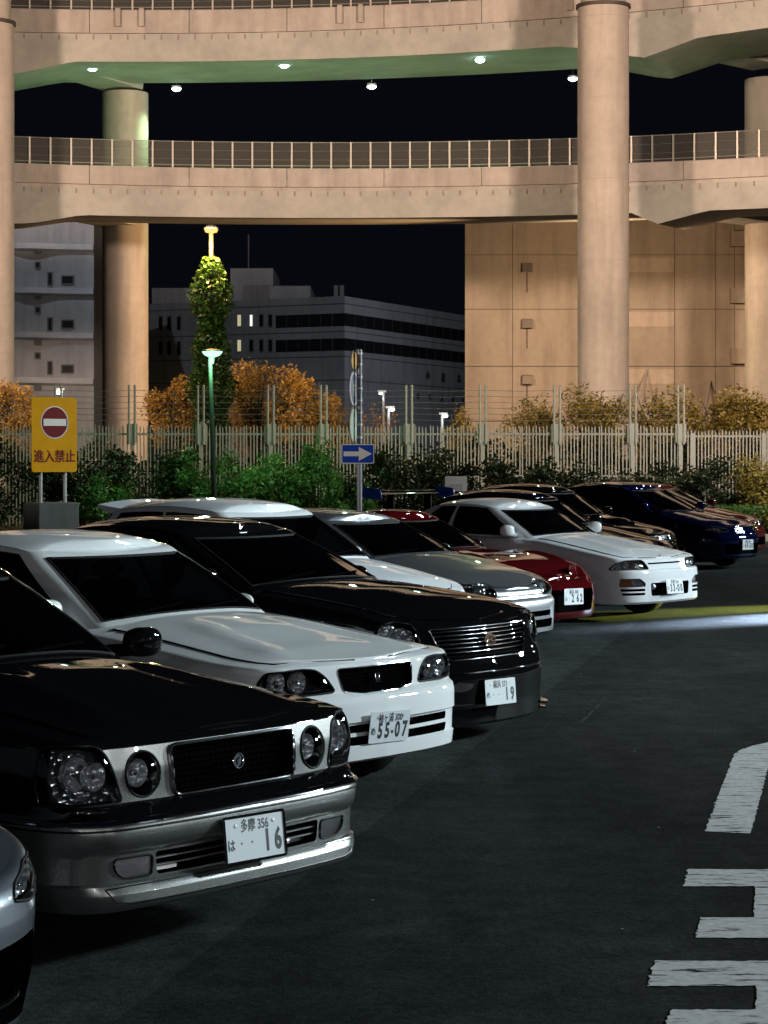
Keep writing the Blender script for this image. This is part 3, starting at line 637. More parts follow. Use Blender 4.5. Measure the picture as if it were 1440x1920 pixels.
# low clipped hedge at the right
for i, (u, lb) in enumerate(((1290, 'low clipped hedge behind the blue coupe'), (1400, 'low clipped hedge at the right end of the kerb'), (1500, 'low clipped hedge beyond the right picture edge'))):
    t = thing('hedge', lb, 'hedge', (pX(u, 47.7), 47.7, .13), 0, 'clipped hedges'); r = np.random.RandomState(90+i); n = 3200
    p = np.stack([r.uniform(-.72, .72, n), r.uniform(-.35, .35, n), r.uniform(0, 1, n)**.6*.62], 1); leaves('foliage', p, .07, LEAF_G if i else LEAF_D, t, 90+i)
    mb = MB(); [mb.tube([(x, 0, 0), (x+.1, .1, .5)], .015, 5) for x in (-.5, -.2, .1, .4)]; mb.build('stems', BARK, t)
def tree(label, u, Y, wd, z1, zc, m, seed, n=3000, size=.125, ncl=34):
    t = thing('tree', label, 'tree', (pX(u, Y), Y, .0), 0, 'trees beyond the fence'); rx = wd/2
    leaves('crown', clump_points(n, rx, rx*.8, zc, z1, ncl, seed, .3), size, m, t, seed)
    mb = MB(); r = random.Random(seed); mb.tube([(0, 0, -.1), (.05, 0, zc*.6), (0, .05, (zc+z1)/2)], [.12, .09, .05], 8)
    for k in range(8):
        a = r.uniform(0, 6.28); mb.tube([(0, 0, zc*.6), (rx*.4*math.cos(a), rx*.4*math.sin(a), (zc+z1)/2), (rx*.8*math.cos(a), rx*.7*math.sin(a), z1-.3*r.random()*(z1-zc))], [.05, .03, .01], 5)
    mb.build('trunk', BARK, t); return t
T = [('autumn tree left of the vine-clad pole', 325, 61, 1.5, 715, 2.0, LEAF_O, 2600), ('tall autumn tree just right of the vine-clad pole', 480, 62, 2.0, 688, 1.8, LEAF_O, 4200), ('rounded autumn tree left of the sign pole', 555, 61, 1.7, 705, 1.6, LEAF_O, 3400),
     ('small autumn tree behind the sign pole', 632, 61, 1.1, 748, 1.5, LEAF_O, 1800), ('olive tree at the left picture edge below the near column', 15, 60, 1.6, 730, 1.7, LEAF_O, 2600), ('olive tree left of the near right column', 1000, 62, 1.6, 758, 1.4, LEAF_Y, 2200),
     ('rounded olive tree in front of the near right column', 1115, 61, 2.1, 735, 1.4, LEAF_Y, 4200), ('olive tree between the two rightmost twin posts', 1245, 61, 1.9, 738, 1.4, LEAF_Y, 3600), ('broad olive tree at the right end', 1375, 60, 2.2, 745, 1.4, LEAF_Y, 3800), ('small olive tree at the foot of the tan building corner', 865, 64, .9, 775, 1.2, LEAF_Y, 1200)]
for i, (lb, u, Y, wd, v, zc, m, n) in enumerate(T): tree(lb, u, Y, wd, pZ(v, Y), zc, m, 140+i, int(n*1.8))
t = thing('bare_tree', 'nearly bare reddish sapling right of the sign pole', 'tree', (pX(705, 61), 61, 0)); mb = MB(); r = random.Random(3); pts = []
for k in range(16):
    a = r.uniform(0, 6.28); h = r.uniform(2.6, pZ(752, 61)); q = (.5*math.cos(a), .4*math.sin(a), h); mb.tube([(0, 0, 0), (q[0]*.4, q[1]*.4, h*.6), q], [.03, .016, .005], 5); pts += [(q[0]+r.uniform(-.15, .15), q[1], q[2]-r.uniform(0, .5)) for _ in range(14)]
mb.build('trunk', mat('red_bark', (.12, .06, .045), .9), t); leaves('crown', np.array(pts), .1, LEAF_O, t, 3)
# ---------------------------------------------------------------- lamps, signs, small things
SOD = mat('sodium_glow', (.0, .0, .0), .9, spec=0, emit=((1., .50, .13), 1.8)); GRN = mat('green_glow', (.0, .0, .0), .9, spec=0, emit=((.42, 1., .60), 1.9)); WHT = mat('white_glow', (.0, .0, .0), .9, spec=0, emit=((.8, .93, 1.), 5))
POLE = mat('pole_paint', (.10, .105, .10), .5, .2)
# vine-clad lamp
Yv = 60.; X, Z = pX(396, Yv), pZ(430, Yv)
t = thing('street_lamp', 'tall orange street lamp whose pole is wrapped in vines', 'lamp', (X, Yv, 0))
MB().tube([(0, 0, 0), (0, 0, Z-.1)], .065, 10).build('pole', mat('pole_dark_grey', (.016, .016, .015), .6, spec=.1), t)
MB().lathe([(0, Z+.13), (.12, Z+.11), (.2, Z+.04), (.2, Z-.0)], 18).build('lamp_head', HOUS, t); MB().lathe([(.19, Z), (.16, Z-.08), (0, Z-.12)], 18).build('lamp_glass', SOD, t)
light('POINT', 'sodium_light', (X, Yv-.4, Z-.5), 1900, SODIUM, .15)
t = thing('climbing_vine', 'thick green vine climbing the orange lamp pole', 'vine', (X, Yv-.0, 0)); r = np.random.RandomState(8); n = 11000
zz = r.uniform(.3, pZ(484, Yv), n); f = zz/pZ(484, Yv); rad = (.50+.10*np.sin(zz*2.1)+.07*np.sin(zz*5.3+1))*np.clip((1.03-f)*7, .25, 1); a = r.uniform(0, 6.283, n); rr = rad*r.uniform(.25, 1.08, n)**.6
leaves('foliage', np.stack([rr*np.cos(a), rr*np.sin(a), zz], 1), .13, LEAF_V, t, 8, 1.5, -.1)
mb = MB(); [mb.tube([(.1*math.cos(q*6+k*2.1), .1*math.sin(q*6+k*2.1), q*pZ(500, Yv)) for q in np.linspace(0, 1, 40)], .025, 5) for k in range(3)]; mb.build('vine_stem', BARK, t)
# green lamp
Yg = 46.2; X0, X1, Z = pX(404, Yg), pX(394, Yg), pZ(668, Yg)
t = thing('park_lamp', 'greenish bowl lamp on a slightly leaning pole among the shrubs', 'lamp', (X0, Yg, 0))
MB().tube([(0, 0, 0), (X1-X0, 0, Z)], [.06, .045], 10).build('pole', mat('pole_dark_green', (.010, .016, .013), .6, spec=.1), t); dx = pX(398, Yg)-X0
MB().lathe([(.045, Z-.16), (.06, Z-.02)], 20, c=(dx, 0, 0)).build('lamp_neck', MATS['pole_dark_green'], t)
MB().lathe([(.22, Z+.10), (.21, Z+.125), (.1, Z+.15), (0, Z+.155)], 20, c=(dx, 0, 0)).build('lamp_cap', HOUS, t)
MB().lathe([(.215, Z+.10), (.205, Z+.07), (.16, Z+.02), (.09, Z-.01), (.05, Z-.02)], 24, c=(dx, 0, 0)).build('lamp_glass', GRN, t)
light('POINT', 'green_light', (X0+dx, Yg-.3, Z-.15), 420, (.42, 1., .5), .12)
# distant white lamps
for i, (u, v, Y, lb, k) in enumerate(((110, 735, 70, 'white lamp just above the no-entry sign', 1.3), (473, 745, 68, 'white lamp seen through the tall autumn tree', .7), (557, 750, 70, 'white lamp seen through the rounded autumn tree', .6), (714, 738, 80, 'thin white street lamp right of the sign pole', .7), (734, 768, 75, 'bright white lamp right of the sign pole, low over the fence', 1.1), (834, 780, 78, 'bright white lamp beside the tan building corner', 1.1))):
    X, _, Z = px(u, v, Y); t = thing('street_lamp', lb, 'lamp', (X, Y, 0), 0, 'small white lamps beyond the fence')
    sx = -.1 if i in (4, 5) else .1
    MB().tube([(sx, 0, 0), (sx, 0, Z+.05)], .05, 8).build('pole', POLE, t); MB().box(min(0, sx)-.1, max(0, sx)+.1, -.08, .08, Z+.05, Z+.12).build('lamp_head', HOUS, t)
    MB().ico((0, 0, Z), .085*k, 2, (1.3, 1, .7)).build('lamp_glass', WHT, t); light('POINT', 'white_light', (X, Y-.25, Z-.15), 22*k, COOL, .08)
t = thing('warning_lamp', 'small red warning lamp on the dark block behind the left column', 'lamp', px(180, 546, 134.7)); MB().ico((0, 0, 0), .13, 2).build('lamp_glass', mat('red_glow', (.8, .05, .05), .4, emit=((1, .05, .08), 14)), t); MB().box(-.05, .05, -.0, .35, -.06, .04).build('bracket', HOUS, t)
t = thing('dark_block', 'narrow dark building edge between the warehouse and the left column', 'building', (pX(205, 135), 135, 0)); MB().box(-1.1, 1.6, 0, 8, 0, pZ(540, 135)).build('wall', mat('dark_wall', (.05, .055, .065), .9), t, smooth=False)
for v in (600, 655, 715): wwin(187, v, 7, 22, 'window', DARKWIN, t, 135, pX(205, 135), 135)
# no-entry sign
Ys = 41.; t = thing('no_entry_sign', 'yellow no-entry sign with red disc and red lettering', 'sign', (pX(99, Ys), Ys, 0), R_(42))
S1 = 100.; zc = lambda v: pZ(v, Ys)
YEL = mat('sign_yellow', (.56, .27, .004), .6, spec=.06, noise=(4, .08)); RED = mat('sign_red', (.13, .003, .005), .5, spec=.12); SW = mat('sign_white', (.6, .58, .52), .45)
P = roundpoly([(-.5, 0), (.5, 0), (.5, 1.4), (-.5, 1.4)], .06, 5); zb0 = zc(885); n = len(P)
MB().add([(x, -.06, z+zb0) for x, z in P]+[(x, -.045, z+zb0) for x, z in P], [tuple(range(n)), tuple(range(2*n-1, n-1, -1))]+[(i, n+i, n+(i+1) % n, (i+1) % n) for i in range(n)]).build('sign_panel', YEL, t, smooth=False)
zd = zc(792)
MB().lathe([(0, -.003), (.305, -.003), (.305, 0)], 48, 'y', (0, -.062, zd)).build('disc_rim', SW, t, smooth=False); d = MB().lathe([(0, -.003), (.285, -.003), (.285, 0)], 48, 'y', (0, -.066, zd)).build('red_disc', RED, t, smooth=False)
MB().box(-.25, .25, -.075, -.07, zd-.065, zd+.065).build('white_bar', SW, t, smooth=False)
obj('lettering', text_mesh('lettering', '進入禁止', .25, RED, .93, .002, font_bold=.004), t, (0, -.064, zc(857)), (math.pi/2, 0, 0))
for x in (-.27, .27): MB().tube([(x, 0, .9), (x, 0, zb0+1.3)], .035, 10).build('post', GALV, t)
MB().bevbox(-.5, .42, -.27, .27, 0, zc(942), .03).build('concrete_base', concrete('base_concrete', (.09, .095, .09), 1.), t, smooth=False)
# sign pole with edge-on discs and arrow sign
Yp = 39.5; t = thing('sign_pole', 'striped grey pole with three edge-on round signs and a blue arrow sign', 'sign', (pX(674, Yp), Yp, 0)); zp = lambda v: pZ(v, Yp)
MB().tube([(0, 0, 0), (0, 0, zp(655))], .048, 14).build('pole', mat('pole_grey', (.20, .20, .22), .5, .3), t)
bm_ = MB().lathe([(.049, -.018), (.053, -.018), (.053, .018), (.049, .018)], 14).mesh('band', mat('band_white', (.6, .58, .55), .4))
for v in (663, 683, 707, 728, 751, 774, 796, 820): obj('band', bm_, t, (0, 0, zp(v)))
def disc(v, r, tilt, face, nm, rim):
    o = bpy.data.objects.new(nm, MB().lathe([(0, -.006), (r*.88, -.006), (r*.88, .004), (0, .004)], 40, 'y').mesh(nm, face, False)); link(o, t); o.location = (-.10, -.02, zp(v)); o.rotation_euler = (0, 0, R_(tilt))
    obj('sign_rim', MB().lathe([(r*.88, -.008), (r, -.008), (r, .006), (r*.88, .006)], 40, 'y', closed=True).mesh('sign_rim', rim, False), o); return o
SG = mat('sign_grey', (.16, .16, .19), .5); GRE = mat('sign_pale_green', (.36, .42, .33), .5)
disc(676, .19, 74, mat('sign_sodium_lit', (.55, .33, .12), .35), 'top_sign', mat('rim_dark', (.1, .08, .06), .5))  # orange of the sodium light put into the top disc's colour
d2 = disc(729, .315, 77, SG, 'round_sign', mat('rim_pale', (.5, .48, .48), .5)); disc(797, .34, 77, GRE, 'round_sign', mat('rim_brown', (.16, .14, .09), .6))
mb = MB()
for y_ in (-.012,):
    for a, b, c, e in ((-.09, .09, .05, .08), (-.09, -.06, -.14, .05), (.06, .09, -.14, .05), (-.09, .09, -.04, -.015), (-.05, .05, .12, .145)): mb.box(a, b, y_-.002, y_+.002, c, e)
mb.build('sign_symbol', SW, d2, smooth=False)
BLU = mat('sign_blue', (.010, .045, .33), .5, spec=.1); z = zp(851); P = roundpoly([(-.295, -.175), (.295, -.175), (.295, .175), (-.295, .175)], .03, 4); n = len(P)
def plate2(P, y0, y1, m, nm, par): n = len(P); return MB().add([(x, y0, q+z) for x, q in P]+[(x, y1, q+z) for x, q in P], [tuple(range(n)), tuple(range(2*n-1, n-1, -1))]+[(i, n+i, n+(i+1) % n, (i+1) % n) for i in range(n)]).build(nm, m, par, smooth=False)
ap = plate2(P, -.075, -.06, SW, 'arrow_sign', t); ap.location.x = -.03
plate2(roundpoly([(-.28, -.16), (.28, -.16), (.28, .16), (-.28, .16)], .02, 4), -.078, -.07, BLU, 'blue_field', ap)
plate2([(-.255, -.042), (.02, -.042), (.02, -.125), (.255, 0), (.02, .125), (.02, .042), (-.255, .042)], -.082, -.07, SW, 'arrow', ap)
# small white board behind the cars
Yq = 44.; t = thing('notice_board', 'small white board on two legs before the fence', 'sign', (pX(855, Yq), Yq, 0)); z = pZ(907, Yq)
MB().box(-.22, .22, -.02, .02, z-.15, z+.15).build('board', mat('board_white', (.5, .5, .52), .5), t, smooth=False); MB().box(-.1, .13, -.035, -.02, z-.15, z-.0).build('board_panel', mat('board_grey', (.38, .38, .4), .5), t, smooth=False)
for x in (-.15, .15): MB().tube([(x, 0, 0), (x, 0, z)], .02, 8).build('leg', GALV, t)
# light masts out of view, several added only to brighten a sign or wall
for i, ((x, y_, z), e, c_, a_, z_) in enumerate(UNSEEN_MASTS):
    t = thing('unseen_light_mast', ['tall light mast', 'tall light mast'][i % 2]+' put in out of view to carry a floodlight', 'lamp', (x, y_, 0), 0, 'light masts')
    dv = Vector((x-a_[0], y_-a_[1], 0)).normalized()*.6; dv = (dv.x, dv.y)
    MB().tube([(dv[0], dv[1], 0), (dv[0], dv[1], z+.25)], [.1, .06], 10).build('pole', POLE, t); MB().box(min(-.25, dv[0]), max(.25, dv[0]), min(-.25, dv[1]), max(.25, dv[1]), z+.28, z+.36).build('lamp_head', HOUS, t)
    MB().lathe([(0, z+.27), (.2, z+.27)], 16).build('lamp_glass', mat('mast_glass', (.9, .9, .9), .3), t)
for i, (x, y_, z) in enumerate(GLINT_POSTS):
    t = thing('added_lamp_post', 'slim lamp post added for glints on the cars, outside the picture', 'lamp', (x, y_, 0), 0, 'added lamp posts outside the picture')
    MB().tube([(.25, 0, 0), (.25, 0, z+.12)], .05, 8).build('pole', POLE, t); MB().box(-.15, .28, -.1, .1, z+.1, z+.16).build('lamp_head', HOUS, t)
# head-lamp beams from a car out of the picture on the right
light('SPOT', 'headlamp_yellow', (8.3, 29.0, 1.0), 20000, (.88, .92, .14), .05, (4.0, 26.1, 0), spot_size=R_(15), spot_blend=1.)
light('SPOT', 'headlamp_white', (8.4, 28.0, 1.1), 120000, (.62, .76, 1.), .05, (5.3, 25.5, 0), spot_size=R_(17), spot_blend=1.)
# ---------------------------------------------------------------- car builder
def catmull(P, n=20):
    P = np.array(P, float); Q = np.vstack([2*P[0]-P[1], P, 2*P[-1]-P[-2]]); out = []
    for i in range(1, len(Q)-2):
        p0, p1, p2, p3 = Q[i-1:i+3]
        for t in np.linspace(0, 1, n, endpoint=False):
            out.append(.5*((2*p1)+(-p0+p2)*t+(2*p0-5*p1+4*p2-p3)*t*t+(-p0+3*p1-3*p2+p3)*t**3))
    out.append(P[-1]); return np.array(out)

def smooth_interp(x, pts, w=.1):
    xs = np.array([p[0] for p in pts]); ys = np.array([p[1] for p in pts]); o = np.argsort(xs); xs, ys = xs[o], ys[o]
    x = np.asarray(x, float); d = np.linspace(-w, w, 9); k = np.cos(d/w*1.3); k /= k.sum()
    return sum(kk*np.interp(x+dd, xs, ys) for dd, kk in zip(d, k))

class Car:
    """Body surface P(s, z): s runs round the plan outline from the nose centre (s > 0 to the car's left), z is height."""
    def __init__(c, sp):
        c.sp = sp; L, w = sp['L'], sp['W']/2; c.L, c.w = L, w
        f = [(x, y*w) for x, y in sp['plan']]; r = [(-L+x, y*w) for x, y in sp.get('rplan', [(.5, .985), (.2, .94), (.07, .8), (.015, .45), (0, 0)])]
        mid = [(-1.6, w), (-L*.5, w), (-L+1.3, w)]
        h = catmull(f+mid+r); h[0, 1] = h[-1, 1] = 0
        full = np.vstack([(h*[1, -1])[::-1], h[1:]])
        d = np.gradient(full, axis=0)
        for _ in range(3): d = (np.roll(d, 1, 0)+2*d+np.roll(d, -1, 0))/4
        d[0] = d[-1] = (0, 1)
        n = np.stack([d[:, 1], -d[:, 0]], 1); n /= np.linalg.norm(n, axis=1)[:, None]
        s = np.concatenate([[0], np.cumsum(np.hypot(*np.diff(full, axis=0).T))]); s -= s[len(h)-1]
        c.full, c.n, c.s, c.Sh = full, n, s, s[-1]
        c.half_s, c.half = s[len(h)-1:], h
        c._top()
    def zt(c, x): return smooth_interp(x, c.sp['ztop'], c.sp.get('zsm', .12))
    def rt(c, x): return np.interp(x, [p[0] for p in c.sp['rtop']][::-1], [p[1] for p in c.sp['rtop']][::-1])
    def zb(c, x): return np.interp(x, [-c.L, -c.L+.5, -1.1, -.5, 0], [c.sp['z0']+.04, c.sp['z0'], c.sp['z0'], c.sp['z0'], c.sp['z0']])
    def plan(c, s):
        return np.stack([np.interp(s, c.s, c.full[:, 0]), np.interp(s, c.s, c.full[:, 1])], -1), np.stack([np.interp(s, c.s, c.n[:, 0]), np.interp(s, c.s, c.n[:, 1])], -1)
    def s_at(c, x): return float(np.interp(-x, -c.half[:, 0], c.half_s))
    def s_y(c, y):
        """s on the front for a given y"""
        k = 90; return float(np.sign(y)*np.interp(abs(y), c.half[:k, 1], c.half_s[:k]))
    def P(c, s, z, off=0.):
        s = np.asarray(s, float); z = np.asarray(z, float); s, z = np.broadcast_arrays(s, z)
        p, n = c.plan(s); n = n/np.linalg.norm(n, axis=-1, keepdims=True)
        wf = np.clip(n[..., 0], 0, 1)**2; wr = np.clip(-n[..., 0], 0, 1)**2; ws = 1-wf-wr
        f = lambda pr: np.interp(z, [q[0] for q in pr], [q[1] for q in pr])
        ins = wf*f(c.sp['pf'])+ws*f(c.sp['ps'])+wr*f(c.sp['pr'])
        zt = c.zt(p[..., 0]); R = c.rt(p[..., 0]); t = np.clip((z-(zt-R))/R, 0, 1)
        ins = ins+R*(1-np.sqrt(np.clip(1-t*t, 0, 1)))*c.sp.get('rk', 1.)
        q = p-n*(ins-off)[..., None]
        return np.concatenate([q, z[..., None]], -1)
    def _cols(c):
        a = np.concatenate([np.arange(0, 1.35, c.sp.get('ds', .024)), np.arange(1.37, c.Sh-1.2, .075), np.linspace(c.Sh-1.2, c.Sh, 22)])
        return a
    def _top(c):
        h = c._cols(); p, _ = c.plan(h); T = c.P(h, c.zt(p[:, 0])); c.T = T
        k = int(np.argmax(T[:, 1])); c.wk = k
        c.tx, c.ty, c.tz = T[:, 0], T[:, 1], T[:, 2]
    def wtop(c, x): return np.interp(-np.asarray(x, float), -c.tx, c.ty)
    def capz(c, x, y):
        x = np.asarray(x, float); y = np.asarray(y, float); w = np.maximum(c.wtop(x), 1e-4); t = np.clip(np.abs(y)/w, 0, 1)
        ze = np.interp(-x, -c.tx, c.tz)
        cr = np.interp(x, [p[0] for p in c.sp['crown']][::-1], [p[1] for p in c.sp['crown']][::-1])
        z = ze+cr*(1-t**2.2)
        if 'ridge' in c.sp:
            for ry0, ry1, wd, hh, xa, xb in c.sp['ridge']:   # long swellings in the bonnet
                g = np.clip((x-xa)/.25, 0, 1)*np.clip((xb-x)/.3, 0, 1); fr = np.clip((x-xa)/max(xb-xa, .01), 0, 1)
                z = z+hh*g*np.exp(-((np.abs(y)-(ry0+(ry1-ry0)*fr))/wd)**2)
        return z
    # ---- body shell, watertight
    def shell(c):
        sp = c.sp; h = c._cols(); n = len(h)-1
        S = np.concatenate([-h[1:-1][::-1], h]); m = len(S)        # closed loop: last (Sh) meets first
        px = c.plan(S)[0][:, 0]; zt = c.zt(px); zb = c.zb(px)
        z0, z1, R0 = sp['z0'], float(c.zt(np.array([-.1]))[0]), float(c.rt(np.array([-.1])))
        ks = sorted(set([z0]+[q[0] for q in sp['pf'] if z0 < q[0] < z1-R0]+list(np.arange(z0+.02, z1-R0, .045))+sp.get('zk', [])))
        ks = [k for i, k in enumerate(ks) if i == 0 or k-ks[i-1] > .004]
        v = [(k-z0)/(z1-z0) for k in ks]
        va = np.array(v); top = np.array([0, .35, .6, .8, .93, 1.0])
        rows = []
        Rx = c.rt(px)
        for k in va: rows.append(zb+(zt-Rx-zb)*(k/((z1-R0-z0)/(z1-z0))))
        for t in top: rows.append(zt-Rx+Rx*t)
        rows = [r for i, r in enumerate(rows) if i == 0 or np.abs(r-rows[i-1]).max() > 1e-4]
        V = []; nr = len(rows)
        for r in rows: V += [tuple(q) for q in c.P(S, np.minimum(r, zt))]
        F = []
        for i in range(nr-1):
            for j in range(m):
                k = (j+1) % m; F.append((i*m+j, i*m+k, (i+1)*m+k, (i+1)*m+j))
        c0 = n-1                                                     # index of s = 0 in S; +h[i] at c0+i, -h[i] at c0-i
        def cap(base, z, M, flip):
            prev = None
            for i in range(1, n):
                a, b = base+c0-i, base+c0+i; row = [a]
                A, B = np.array(V[a]), np.array(V[b])
                for t in np.linspace(0, 1, M+1)[1:-1]:
                    q = A+(B-A)*t
                    V.append((q[0], q[1], float(c.capz(q[0], q[1])) if z else q[2])); row.append(len(V)-1)
                row.append(b)
                if prev is None:
                    for j in range(M): F.append((base+c0, row[j], row[j+1]) if flip else (base+c0, row[j+1], row[j]))
                else:
                    for j in range(M):
                        q = (prev[j], row[j], row[j+1], prev[j+1]); F.append(q if flip else q[::-1])
                prev = row
            e = base+(c0+n) % m
            for j in range(M): F.append((e, prev[j+1], prev[j]) if flip else (e, prev[j], prev[j+1]))
        cap((nr-1)*m, True, 12, True)
        cap(0, False, 1, False)
        return V, F
    # ---- pieces that lie on the surface
    def patch(c, poly, off=.004, thick=.02, step=.03, dome=0., dr=.05, mirror=False):
        if mirror: poly = [(-a, b) for a, b in poly][::-1]
        vs, tr, nb = fill2d(poly, step); A = np.array(vs)
        o = np.full(len(A), off)
        if dome: o = o+dome*(1-np.exp(-edge_dist(resample(poly, step), A)/dr))
        V = [tuple(q) for q in c.P(A[:, 0], A[:, 1], o)]; n = len(V)
        area = sum(poly[i][0]*poly[(i+1) % len(poly)][1]-poly[(i+1) % len(poly)][0]*poly[i][1] for i in range(len(poly)))
        # orient so that faces look outwards
        F = []
        for f in tr:
            a, b, d = (A[i] for i in f); k = (b[0]-a[0])*(d[1]-a[1])-(b[1]-a[1])*(d[0]-a[0])
            F.append(f if k > 0 else f[::-1])
        if thick:
            B = A[:nb]; V += [tuple(q) for q in c.P(B[:, 0], B[:, 1], off-thick)]
            for i in range(nb):
                j = (i+1) % nb; q = (i, n+i, n+j, j); F.append(q if area > 0 else q[::-1])
        return V, F
    def prism(c, poly, out=.06, depth=.08, step=.05, mirror=False):
        if mirror: poly = [(-a, b) for a, b in poly][::-1]
        vs, tr, nb = fill2d(poly, step); A = np.array(vs)
        V = [tuple(q) for q in c.P(A[:, 0], A[:, 1], out)]+[tuple(q) for q in c.P(A[:, 0], A[:, 1], -depth)]; n = len(A)
        F = []
        for f in tr:
            a, b, d = (A[i] for i in f); k = (b[0]-a[0])*(d[1]-a[1])-(b[1]-a[1])*(d[0]-a[0])
            g = f if k > 0 else f[::-1]; F.append(g); F.append(tuple(n+i for i in g[::-1]))
        area = sum(poly[i][0]*poly[(i+1) % len(poly)][1]-poly[(i+1) % len(poly)][0]*poly[i][1] for i in range(len(poly)))
        for i in range(nb):
            j = (i+1) % nb; q = (i, n+i, n+j, j); F.append(q if area > 0 else q[::-1])
        return V, F
    def line(c, pts, r, off=.0, closed=False, n=6, mirror=False, step=.03):
        if mirror: pts = [(-a, b) for a, b in pts]
        q = resample(pts, step, closed)
        if closed: q.append(q[0])
        A = np.array(q); return MB().tube([tuple(p) for p in c.P(A[:, 0], A[:, 1], off)], r, n, not closed)
    def bar(c, pts, hgt, dep, off=0., mirror=False, step=.04):
        """flat bar following the surface: height hgt, from off to off+dep"""
        if mirror: pts = [(-a, b) for a, b in pts][::-1]
        A = np.array(resample(pts, step, False)); mb = MB()
        R = [c.P(A[:, 0], A[:, 1]+dz, o) for dz, o in ((-hgt/2, off), (-hgt/2, off+dep*.8), (-hgt*.25, off+dep), (hgt*.25, off+dep), (hgt/2, off+dep*.8), (hgt/2, off))]
        V = [tuple(p) for i in range(len(A)) for p in (r[i] for r in R)]; k = 6; F = []
        for i in range(len(A)-1):
            for j in range(k): F.append((i*k+j, (i+1)*k+j, (i+1)*k+(j+1) % k, i*k+(j+1) % k))
        F += [tuple(range(k)), tuple((len(A)-1)*k+j for j in range(k-1, -1, -1))]
        return mb.add(V, F)
    def frame(c, s, z, off=0.):
        """matrix of a local frame on the surface: x -> along s, y -> up, z -> out"""
        p = Vector(c.P(np.array([s]), np.array([z]), off)[0]); a = Vector(c.P(np.array([s+.01]), np.array([z]))[0]); b = Vector(c.P(np.array([s]), np.array([z+.01]))[0])
        q = Vector(c.P(np.array([s]), np.array([z]))[0]); X = (a-q).normalized(); Y = (b-q); Y = (Y-X*Y.dot(X)).normalized(); Z = X.cross(Y)
        M = Matrix((X, Y, Z)).transposed().to_4x4(); M.translation = p; return M
    # ---- cabin
    def cabin_cols(c):
        g = c.sp['cab']; nf, na, nr = 7, 5, 6
        fr = sorted(set([0., 1.]+[q for w in g['win'] for q in w]))
        side = [0.]
        for a, b in zip(fr[:-1], fr[1:]):
            k = max(2, int(round((b-a)*12))); side += list(a+(b-a)*np.arange(1, k+1)/k)
        def half(xf, bf, xr, br, wf, wr, wm, rc):
            o = []
            for t in np.linspace(0, 1, nf): y = t*(wf-rc); o.append((xf-bf*(y/wf)**2, y))
            x1, y1 = o[-1]
            xs = x1-rc*1.15
            for t in np.linspace(0, 1, na+1)[1:]:
                a = t*math.pi/2; o.append((x1-(x1-xs)*(1-math.cos(a)), y1+rc*math.sin(a)))
            xe = xr+br+rc*1.1
            for t in side[1:]:
                y = wf+(wr-wf)*t+wm*4*t*(1-t); o.append((xs+(xe-xs)*t, y))
            x1, y1 = xe, wr
            for t in np.linspace(0, 1, na+1)[1:]:
                a = t*math.pi/2; o.append((x1-rc*1.1*math.sin(a), y1-rc*(1-math.cos(a))))
            x2, y2 = o[-1]
            for t in np.linspace(0, 1, nr)[1:]:
                y = y2*(1-t); o.append((xr+br*(y/wr)**2*(1-0)+ (x2-xr-br*(y2/wr)**2)*(1-t), y))
            return np.array(o)
        B = half(*g['base']); R = half(*g['roof'])
        idx = {}
        for q in fr: idx[q] = nf-1+na+int(np.argmin(np.abs(np.array(side)-q)))
        return B, R, idx, nf, na
    def cabin(c):
        g = c.sp['cab']; B, R, idx, nf, na = c.cabin_cols(); n = len(B)-1
        B2 = np.vstack([(B*[1, -1])[1:-1][::-1], B]); R2 = np.vstack([(R*[1, -1])[1:-1][::-1], R]); m = len(B2); c0 = n-1
        zB = c.capz(B2[:, 0], B2[:, 1])-.012
        if 'zbase' in g: zB = np.minimum(zB, np.interp(B2[:, 0], *g['zbase']))
        xm = (g['roof'][0]+g['roof'][2])/2; hl = (g['roof'][0]-g['roof'][2])/2
        zr = lambda x: g['zr']-g.get('arc', .04)*np.abs((x-g.get('xm', xm))/hl)**2
        zR = zr(R2[:, 0])-g.get('edge', .05)
        nrm = np.gradient(np.vstack([B2[-1:], B2, B2[:1]]), axis=0)[1:-1]; nrm = np.stack([nrm[:, 1], -nrm[:, 0]], 1); nrm /= np.linalg.norm(nrm, axis=1)[:, None]
        bul = g.get('bulge', .025)
        def G(col, k, off=0.):
            """column (float index from the front centre, left side > 0), k 0 base .. 1 roof edge"""
            i = np.asarray(col, float)+c0; k = np.asarray(k, float); i0 = np.floor(i).astype(int) % m; i1 = (i0+1) % m; f = (i-np.floor(i))[..., None]
            L = lambda A: A[i0]*(1-f)+A[i1]*f
            b, r, N = L(B2), L(R2), L(nrm); zb = L(zB[:, None])[..., 0]; zz = L(zR[:, None])[..., 0]
            u = np.clip((k-.9)/.1, 0, 1); kk = np.minimum(k, .9)+.1*(1-(1-u)**1.6)*1.0
            kh = k+.0*u
            p = b+(r-b)*kh[..., None]+N*(bul*4*k*(1-k)-.02*u*u+off)[..., None]
            return np.concatenate([p, (zb+(zz-zb)*kk)[..., None]], -1)
        ks = [0, .04, g['k0'], .25, .42, .6, .76, g['k1'], .94, .965, .985, 1.0]; ks = sorted(set(ks))
        V = []; F = []
        cols = np.arange(-(n-1), n+1); cc = np.concatenate([cols]); order = (cc+c0) % m
        for k in ks: V += [tuple(q) for q in G(cc, np.full(len(cc), k))]
        wf = nf-1+g.get('wa', 1)
        wins = [('windshield', -wf, wf)]
        for (a, b) in g['win']:
            wins += [('side_window', idx[a], idx[b]), ('side_window', -idx[b], -idx[a])]
        rs = g.get('rw', None)
        if rs is not None: wins.append(('rear_window', rs if rs > 0 else n+rs, 0))
        ia, ib = ks.index(g['k0']), ks.index(g['k1'])
